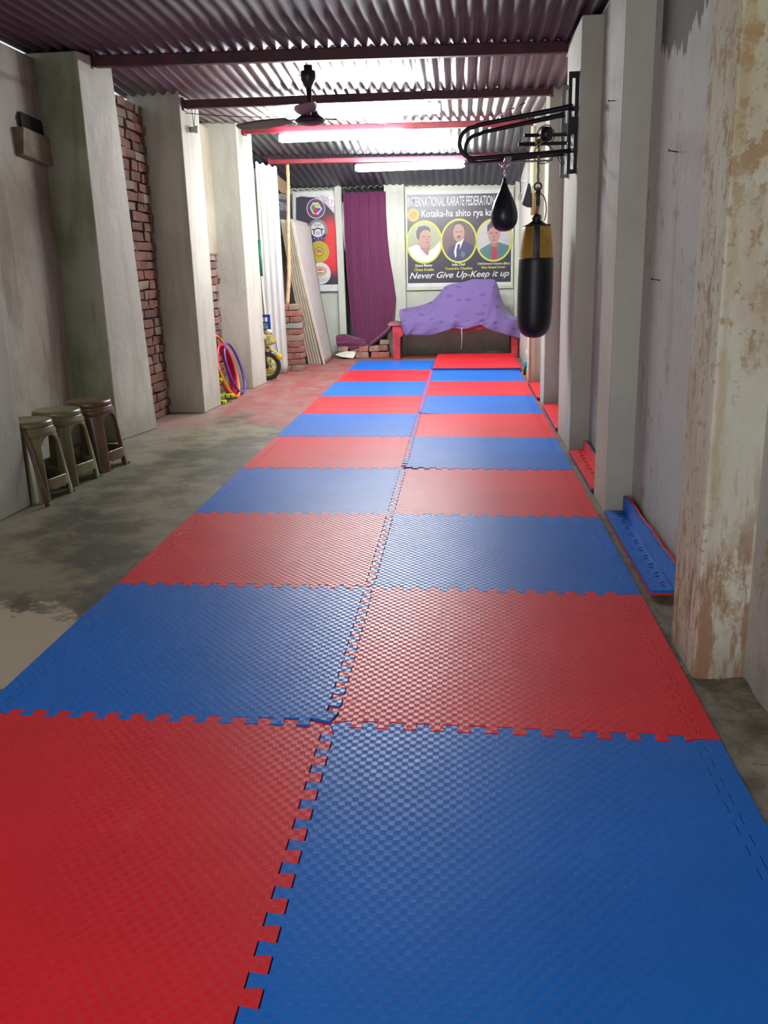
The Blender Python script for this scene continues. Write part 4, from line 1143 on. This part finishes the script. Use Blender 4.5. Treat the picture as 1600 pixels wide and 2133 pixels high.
e = flat(t_, 'round_emblem', disc(c_.x, c_.z, .078, .082, c_.y), M_['ban_gold'])
ringf(e, 'emblem_ring', c_.x, c_.z, .03, .032, .038, .04, c_.y-.0016, M_['ban_maroon']); 
m = MB()
for k in range(4): m.box((c_.x-.014+.009*k, c_.y-.0016, c_.z+.004), (.005, .001, .022))
m.build('emblem_fist', M_['ban_maroon'], e)
def portrait(px, py, rw, rh, bg, kind, label):
    c = at(px, py, Y=YN-.004); sx_ = rw/1820*12.2; sz_ = rh/1820*12.2
    e = flat(t_, 'portrait', disc(c.x, c.z, sx_, sz_, c.y), bg); e['label'] = label
    ringf(e, 'portrait_ring', c.x, c.z, sx_*.93, sz_*.93, sx_*1.02, sz_*1.02, c.y-.005, M_['ban_yellow'])
    def P(pts, dy): return [(c.x+a*sx_, c.y-dy, c.z+b*sz_) for a, b in pts]
    def clip(pts):
        out = []
        for a, b in pts:
            l = math.hypot(a, b)
            if l > .93: a, b = a*.93/l, b*.93/l
            out.append((a, b))
        return out
    def ell(cx, cz, rx, rz, n=24): return [(cx+rx*math.cos(2*PI*i/n), cz+rz*math.sin(2*PI*i/n)) for i in range(n)]
    arc = lambda a0, a1: [(.93*math.cos(math.radians(a0+(a1-a0)*i/14)), .93*math.sin(math.radians(a0+(a1-a0)*i/14))) for i in range(15)]
    if kind == 0:
        flat(e, 'white_uniform', P([(-.45, -.12)]+arc(195, 352)+[(.88, .02), (.5, -.3), (.25, -.42), (-.2, -.2)], .001), M_['ban_white'])
        flat(e, 'neck', P([(-.32, -.05), (.35, -.1), (.22, -.62), (.12, -.62), (-.2, -.32)], .0017), M_['skin2'])
        flat(e, 'face', P(ell(-.02, .2, .40, .48), .0024), M_['skin'])
        flat(e, 'hair', P([(-.42, .2), (-.45, .5), (-.3, .74), (.05, .78), (.3, .68), (.37, .45), (.2, .56), (-.05, .56), (-.24, .4), (-.28, .12)], .0031), M_['hair'])
        fe = [(-.02, .26, .09, .03), (.24, .26, .07, .03), (.18, -.02, .12, .025), (.17, .12, .04, .05)]
    elif kind == 1:
        flat(e, 'dark_suit', P([(-.12, -.1), (-.5, -.25), (-.68, -.62)]+arc(222, 335)+[(.78, -.2), (.3, .0)], .001), M_['p_navy'])
        flat(e, 'white_shirt', P([(-.16, -.1), (.3, .12), (.02, -.45), (-.2, -.78), (-.28, -.5)], .0017), M_['ban_white'])
        flat(e, 'tie', P([(-.06, -.15), (.06, -.13), (.04, -.5), (-.14, -.78), (-.14, -.4)], .0024), M_['p_navy'])
        flat(e, 'face', P(ell(.0, .38, .32, .42), .0031), M_['skin'])
        flat(e, 'hair', P([(-.34, .4), (-.36, .7), (-.2, .9), (.2, .9), (.36, .72), (.34, .42), (.27, .62), (.1, .76), (-.15, .76), (-.27, .62)], .0038), M_['hair'])
        flat(e, 'pocket_badge', P(ell(.22, -.62, .13, .14), .0024), M_['p_teal'])
        flat(e, 'moustache', P([(-.12, .2), (0, .25), (.12, .2), (.1, .16), (-.1, .16)], .0038), M_['hair'])
        fe = [(-.12, .42, .08, .03), (.12, .42, .08, .03), (0, .1, .09, .02)]
    else:
        flat(e, 'teal_jacket', P([(-.2, -.15), (-.75, -.4)]+arc(212, 330)+[(.85, -.28), (.25, -.1)], .001), M_['p_teal'])
        flat(e, 'red_shirt', P([(-.14, -.3), (.16, -.3), (.18, -.9), (-.12, -.92)], .0017), M_['p_red'])
        flat(e, 'neck', P([(-.18, .0), (.2, .0), (.18, -.32), (-.15, -.32)], .0024), M_['skin2'])
        flat(e, 'face', P(ell(.0, .25, .33, .42), .0031), M_['skin'])
        flat(e, 'hair', P([(-.36, .3), (-.38, .66), (-.16, .9), (.2, .88), (.38, .66), (.36, .32), (.28, .55), (0, .64), (-.26, .52)], .0038), M_['hair'])
        fe = [(-.13, .32, .09, .035), (.13, .32, .09, .035), (0, .0, .1, .025), (0, .16, .04, .05)]
    for a, b, rx, rz in fe: flat(e, 'facial_feature', P(ell(a, b, rx, rz, 12), .0042), M_['feature'])
portrait(884, 504.5, 35, 40, M_['p_green'], 0, 'round portrait of a person in a white uniform, left')
portrait(956, 502, 35, 41, M_['p_brown'], 1, 'round portrait of a person in a dark suit and tie, middle')
portrait(1029, 500, 35, 40, M_['p_grey'], 2, 'round portrait of a person in a teal jacket, right')

# ------------------------------------------------------------------ left banner in white frame
YN2 = 10.06
ctr = at(664, 505, Y=YN2)
t_ = thing('emblem_banner', tuple(ctr), 'black and red banner with four round emblems in a white frame', 'banner')
q2 = lambda px, py, dy=0: (lambda v: (v.x, v.y-dy, v.z))(at(px, py, Y=YN2))
flat(t_, 'frame_board', [q2(610, 403), q2(709, 399), q2(717, 606), q2(612, 608)], M_['white_paint'], .010)
pn = flat(t_, 'panel', [q2(617, 412, .012), q2(628, 409, .012), q2(644, 411, .012), q2(658, 411, .012), q2(674, 421, .012), (q2(688, 436, .012)), q2(701, 450, .012), q2(706, 510, .012), q2(709, 592, .012), q2(618, 594, .012)], M_['ban_red'], .002)
flat(t_, 'torn_silver_corner', [q2(655, 411, .015), q2(672, 406, .03), q2(695, 404, .02), q2(699, 420, .03), q2(702, 449, .015), q2(688, 435, .02), q2(674, 421, .02)], M_['silver'], .004)
flat(t_, 'top_edge', [q2(611, 402, .014), q2(696, 398, .014), q2(697, 404, .014), q2(612, 408, .014)], M_['white_paint'], .01)
for pp in ([(611, 404), (616, 404), (617, 598), (612, 598)], [(694, 402), (709, 400), (718, 606), (709, 606)]):
    flat(t_, 'side_batten', [q2(*a, .014) for a in pp], M_['white_paint'], .012)
flat(t_, 'bottom_rail', [q2(614, 595, .014), q2(716, 593, .014), q2(717, 606, .014), q2(614, 608, .014)], M_['white_paint'], .014)
def emblem(px, py, r, base, label):
    c = at(px, py, Y=YN2-.0155); R_ = r/1820*12.15
    e = flat(t_, 'emblem', disc(c.x, c.z, R_, R_*1.02, c.y), base, .0008); e['label'] = label; return e, c, R_
def P2(c, R, pts, dy): return [(c.x+a*R, c.y-dy, c.z+b*R) for a, b in pts]
ELL = lambda cx, cz, rx, rz, n=20: [(cx+rx*math.cos(2*PI*i/n), cz+rz*math.sin(2*PI*i/n)) for i in range(n)]
e, c, R_ = emblem(658, 434.5, 18.5, plain('emblem_plum', (.10,.03,.10)), 'plum ring emblem with coloured centre, topmost')
ringf(e, 'outer_line', c.x, c.z, R_*.93, R_*.95, R_, R_*1.02, c.y-.0015, M_['ban_white'])
flat(e, 'white_hexagon', P2(c, R_, [(-.62, .1), (-.3, .62), (.3, .6), (.68, -.05), (.2, -.62), (-.35, -.5)], .002), M_['ban_white'])
flat(e, 'green_part', P2(c, R_, [(-.5, .1), (-.25, .5), (0, .1), (-.3, -.3)], .003), M_['p_green2']); flat(e, 'yellow_part', P2(c, R_, [(-.2, .5), (.3, .5), (.5, .1), (.05, .2)], .003), M_['ban_yellow'])
flat(e, 'blue_part', P2(c, R_, [(.05, .1), (.55, 0), (.3, -.35), (.1, -.2)], .0036), M_['p_blue']); flat(e, 'red_part', P2(c, R_, [(-.3, -.3), (0, .1), (.25, -.3), (.05, -.55), (-.2, -.45)], .0042), M_['h_red'])
e, c, R_ = emblem(662, 479, 20, M_['grey_print'], 'grey white emblem with two facing figures, second from the top')
flat(e, 'navy_base', P2(c, R_, [(math.cos(a), math.sin(a)) for a in [math.radians(205+i*130/14) for i in range(15)]], .0012), M_['ban_navy'])
flat(e, 'white_disc', P2(c, R_, ELL(0, .02, .7, .72), .002), M_['ban_white'])
flat(e, 'figures', P2(c, R_, [(-.6, .1), (-.3, .12), (0, .25), (.3, .12), (.62, .1), (.58, 0), (.44, 0), (.42, -.42), (.34, -.42), (.32, .0), (0, .12), (-.3, .0), (-.34, -.42), (-.42, -.42), (-.44, 0), (-.6, 0)], .003), M_['ban_black'])
text_mesh(e, 'letters', 'KAI', c.x-.32*R_, c.x+.34*R_, c.z+.34*R_, c.z+.6*R_, c.y-.0035, M_['grey_print'], .02)
for k in (-.35, 0, .35): flat(e, 'star', P2(c, R_, ELL(k, -.84+.12*abs(k), .06, .06, 5), .0025), M_['ban_white'])
flat(e, 'dome', P2(c, R_, ELL(0, -.3, .22, .2), .0032), M_['p_grey'])
e, c, R_ = emblem(665, 524.5, 20.5, plain('emblem_yellow', (.34,.30,.01)), 'yellow emblem with a fist, third from the top')
ringf(e, 'outer_line', c.x, c.z, R_*.94, R_*.96, R_, R_*1.02, c.y-.0015, M_['ban_gold']); flat(e, 'centre', P2(c, R_, ELL(0, 0, .40, .40), .002), M_['ban_gold']); ringf(e, 'inner_ring', c.x, c.z, R_*.36, R_*.36, R_*.42, R_*.42, c.y-.003, M_['ban_maroon'])
for k in range(4): flat(e, 'finger', P2(c, R_, ELL(-.17+.11*k, .03+.03*(k in (1, 2)), .045, .14, 10), .0032), M_['ban_maroon'])
e, c, R_ = emblem(667.5, 569.5, 21, M_['ban_white'], 'white emblem with a tricolour and rings, lowest')
flat(e, 'tan_oval', P2(c, R_, ELL(0, .2, .62, .48), .0015), plain('emblem_tan', (.50,.27,.14)))
flat(e, 'white_oval', P2(c, R_, ELL(0, .18, .36, .24), .0022), M_['ban_white']); flat(e, 'saffron_part', P2(c, R_, [(-.3, .26), (-.15, .38), (.15, .38), (.3, .26)], .003), M_['h_red']); flat(e, 'green_part', P2(c, R_, [(-.3, .1), (-.15, -.02), (.15, -.02), (.3, .1)], .003), M_['p_green2'])
for k in range(5): ringf(e, 'ring', c.x+(-.44+.22*k)*R_, c.z-(.55+.12*(k % 2))*R_, .13*R_, .13*R_, .16*R_, .16*R_, c.y-.002, M_['grey_print'], 18)

# black banner with white writing and tan tarpaulin on the far left wall
XL = -1.898
def ql(px, py, dx=0.0):
    v = at(px, py, X=XL+dx); return Vector((XL+dx, min(v.y, 10.07), v.z))
t_ = thing('lettered_banner', (XL, 9.6, 1.9), 'black banner with white writing on the far left wall behind the boards', 'banner')
m = MB(); m.prism([(XL, 9.12, 1.55), (XL, 10.07, 1.55), (XL, 10.07, ql(606, 400).z), (XL, 9.12, ql(572, 396).z)], (.004, 0, 0)); m.build('panel', M_['ban_black'], t_)
for (A_, B_, C_, D_), tx_ in ((((577, 413), (606, 418), (576, 402), (605, 407)), 'NATIONAL'), (((578, 437), (604, 441), (577, 419), (605, 424)), 'ATION INDIA')):
    text_mesh(t_, 'lettering', tx_, 0, 0, 0, 0, 0, M_['ban_white'], .02, 0,
              lambda u, v, a=ql(*A_, .0055), b=ql(*B_, .0055), c=ql(*C_, .0055), d=ql(*D_, .0055): a.lerp(b, u).lerp(c.lerp(d, u), v))
t_ = thing('tan_tarpaulin', (XL+.03, 9.5, 2.2), 'tan tarpaulin piece tucked under the far left roof corner', 'tarpaulin')
P = [ql(x, y, .012) for x, y in ((572, 364), (588, 375), (603, 387), (604, 402), (594, 404), (584, 402), (578, 395), (574, 385))]
m = MB(); m.prism(P, (.02, 0, 0)); m.build('sheet', simple('tan_fabric', (.36,.26,.14), .8, 0, .15, .2), t_, bevel=.006)

# ------------------------------------------------------------------ curtain
t_ = thing('purple_curtain', (-.9, 9.9, 2.1), 'long magenta purple curtain hanging in the back doorway', 'curtain')
Lp = [(714, 400), (717, 450), (719, 520), (722, 580), (727, 640), (731, 680), (737, 708)]
Rp = [(803, 398), (804, 440), (807, 500), (812, 560), (820, 620), (826, 655), (822, 672)]
def poly_at(P, v):
    i = v*(len(P)-1); a = int(min(i, len(P)-2)); f = i-a
    return P[a][0]*(1-f)+P[a+1][0]*f, P[a][1]*(1-f)+P[a+1][1]*f
bot = [(0, 708), (.12, 717), (.3, 722), (.48, 719), (.65, 706), (.8, 692), (.92, 680), (1, 668)]
def cf(u, v):
    l = at(*poly_at(Lp, v), Y=9.93); r = at(*poly_at(Rp, v), Y=9.93)
    p = l.lerp(r, u)
    # bottom hem
    for a, b in zip(bot, bot[1:]):
        if a[0] <= u <= b[0]: bz = a[1]+(b[1]-a[1])*(u-a[0])/(b[0]-a[0])
    zt = at(760, 400, Y=9.93).z; zb = at(760, bz, Y=9.93).z
    p.z = zt+(zb-zt)*v
    amp = .008+.012*min(1, v*1.5)
    p.y = 9.93+amp*math.sin(u*2*PI*4.2+.6*math.sin(v*3))+.005*math.sin(u*2*PI*9+v*2)-.06*v**3*math.sin(u*PI)
    return tuple(p)
m = MB(); m.grid(cf, 90, 50); m.build('drape', M_['curtain'], t_, solid=.004)
def hf(u, v):
    # gathered end trailing left over the bricks
    px = 700+150*u*.3+.0; a = at(700+62*u, 0+700-3*math.sin(u*PI)+10*u**2, Y=9.86); b = at(703+60*u, 722+4*math.sin(u*PI), Y=9.74)
    p = a.lerp(b, v); p.y += -.05*math.sin(v*PI)+.012*math.sin(v*16+u*4); p.z += .012*math.sin(v*9+u*7); return tuple(p)
m = MB(); m.grid(hf, 30, 18); m.build('trailing_hem', M_['curtain'], t_, solid=.012)
def hf2(u, v):
    a = at(775+52*u, 712-45*u**1.1, Y=9.85); b = at(768+60*u, 722-46*u**1.1, Y=9.82)
    p = a.lerp(b, v); p.y -= .03*math.sin(v*PI); return tuple(p)
m = MB(); m.grid(hf2, 20, 6); m.build('rolled_hem', M_['curtain'], t_, solid=.015)
# light slit left of curtain, put in as a narrow strip of pale colour
mb = MB(); mb.prism([tuple(at(x, y, Y=10.0)) for x, y in ((713, 420), (717, 423), (718, 470), (722, 515), (724, 530), (718, 520), (714, 480))], (0, .01, 0))
tag(mb.build('light_slit', plain('pale_pink_slit', (.62,.5,.58))), 'pale pink strip painted as a slit of light at the left edge of the curtain', 'cloth')

# ------------------------------------------------------------------ bench and lilac cloth
t_ = thing('wooden_bench', (.26, 9.5, ZF), 'low red wooden bench against the back wall', 'bench')
zt = .445
m = MB(); m.b2(-.60, 1.10, 9.38, 9.86, zt-.03, zt); m.build('top', M_['bench_top'], t_, bevel=.004)
for x0, sgn in ((-.545, 1), (1.055, -1)):
    for yy in (9.40, 9.80):
        m = MB()
        w_ = .115 if sgn > 0 else .10
        P = [(x0, yy, ZF), (x0+sgn*w_*.8, yy, ZF), (x0+sgn*w_*.85, yy, .26), (x0+sgn*(w_+.11), yy, zt-.07), (x0+sgn*(w_+.12), yy, zt-.03), (x0, yy, zt-.03)]
        m.prism(P, (0, .045, 0)); m.build('leg', M_['bench'] if yy < 9.5 else M_['bench_dark'], t_, bevel=.004)
m = MB(); m.prism([(-.5, 9.41, zt-.03), (1.0, 9.41, zt-.03), (1.0, 9.41, zt-.10), (.75, 9.41, zt-.08), (.4, 9.41, zt-.12), (0, 9.41, zt-.09), (-.5, 9.41, zt-.08)][::-1], (0, .02, 0)); m.build('apron', M_['bench'], t_, bevel=.003)
mb = MB(); mb.tube([at(961.5, 684, Y=9.33), at(962.5, 700, Y=9.33), at(961, 727, Y=9.33)], .0045, 6)
tag(mb.build('hanging_string', plain('pale_pink_string', (.6,.45,.5))), 'short pale string hanging from the lilac cloth', 'string')
t_ = thing('lilac_cloth', (.3, 9.5, zt), 'lilac leaf-patterned cloth draped over a heap on the bench', 'cloth')
Tp = [(833, 645), (850, 642), (870, 638), (885, 634), (900, 628), (915, 613), (927, 596), (940, 592), (960, 588), (985, 582), (1010, 582), (1030, 583), (1036, 592), (1042, 615), (1052, 640), (1066, 658), (1080, 666), (1095, 672)]
Hm = [(833, 662), (839, 690), (846, 699), (855, 697), (870, 697), (885, 700), (905, 697), (925, 690), (945, 684), (965, 685), (985, 682), (1000, 676), (1010, 682), (1025, 690), (1045, 694), (1065, 700), (1085, 706), (1095, 706)]
def interp(P, u):
    i = u*(len(P)-1); a = int(min(i, len(P)-2)); f = i-a
    f = f*f*(3-2*f) if False else f
    return P[a][0]*(1-f)+P[a+1][0]*f, P[a][1]*(1-f)+P[a+1][1]*f
def lf_(u, v):
    tx_, tpy = interp(Tp, u); hx_, hpy = interp(Hm, u)
    T = at(tx_, tpy, Y=9.66); H = at(hx_, hpy, Y=9.34)
    E_ = Vector((H.x*.5+T.x*.5, 9.37, max(zt+.012, H.z+.05)))
    Bk = Vector((T.x, 9.88, zt+.02))
    if v < .2:
        k = v/.2; p = Bk.lerp(T, math.sin(k*PI/2))
    elif v < .72:
        k = (v-.2)/.52; p = T.lerp(E_, k); p.z += .03*math.sin(k*PI)*(T.z-zt)*2*.4; p.z -= 0
    else:
        k = (v-.72)/.28; p = E_.lerp(H, k); p.y = 9.37-.03*math.sin(k*PI*.5)
    f = .010*math.sin(u*43+v*6)+.014*math.sin(u*19-v*5)+.012*math.sin(u*61+v*3)*max(0, v-.5)
    g = .016*mnoise.noise((u*9, v*5, .3))+.01*mnoise.noise((u*22, v*9, 1.3))
    p.y += (f*min(1, v*1.6))*(.35+.65*v)-abs(g)*0+g; p.z += g*.6*(1 if v < .7 else 0)
    return tuple(p)
m = MB(); m.grid(lf_, 150, 70); m.build('drape', M_['lilac'], t_, solid=.003)
# green stripe things below bench (dark cement plinth)
# no wall behind the camera, so world light and the added fill come in
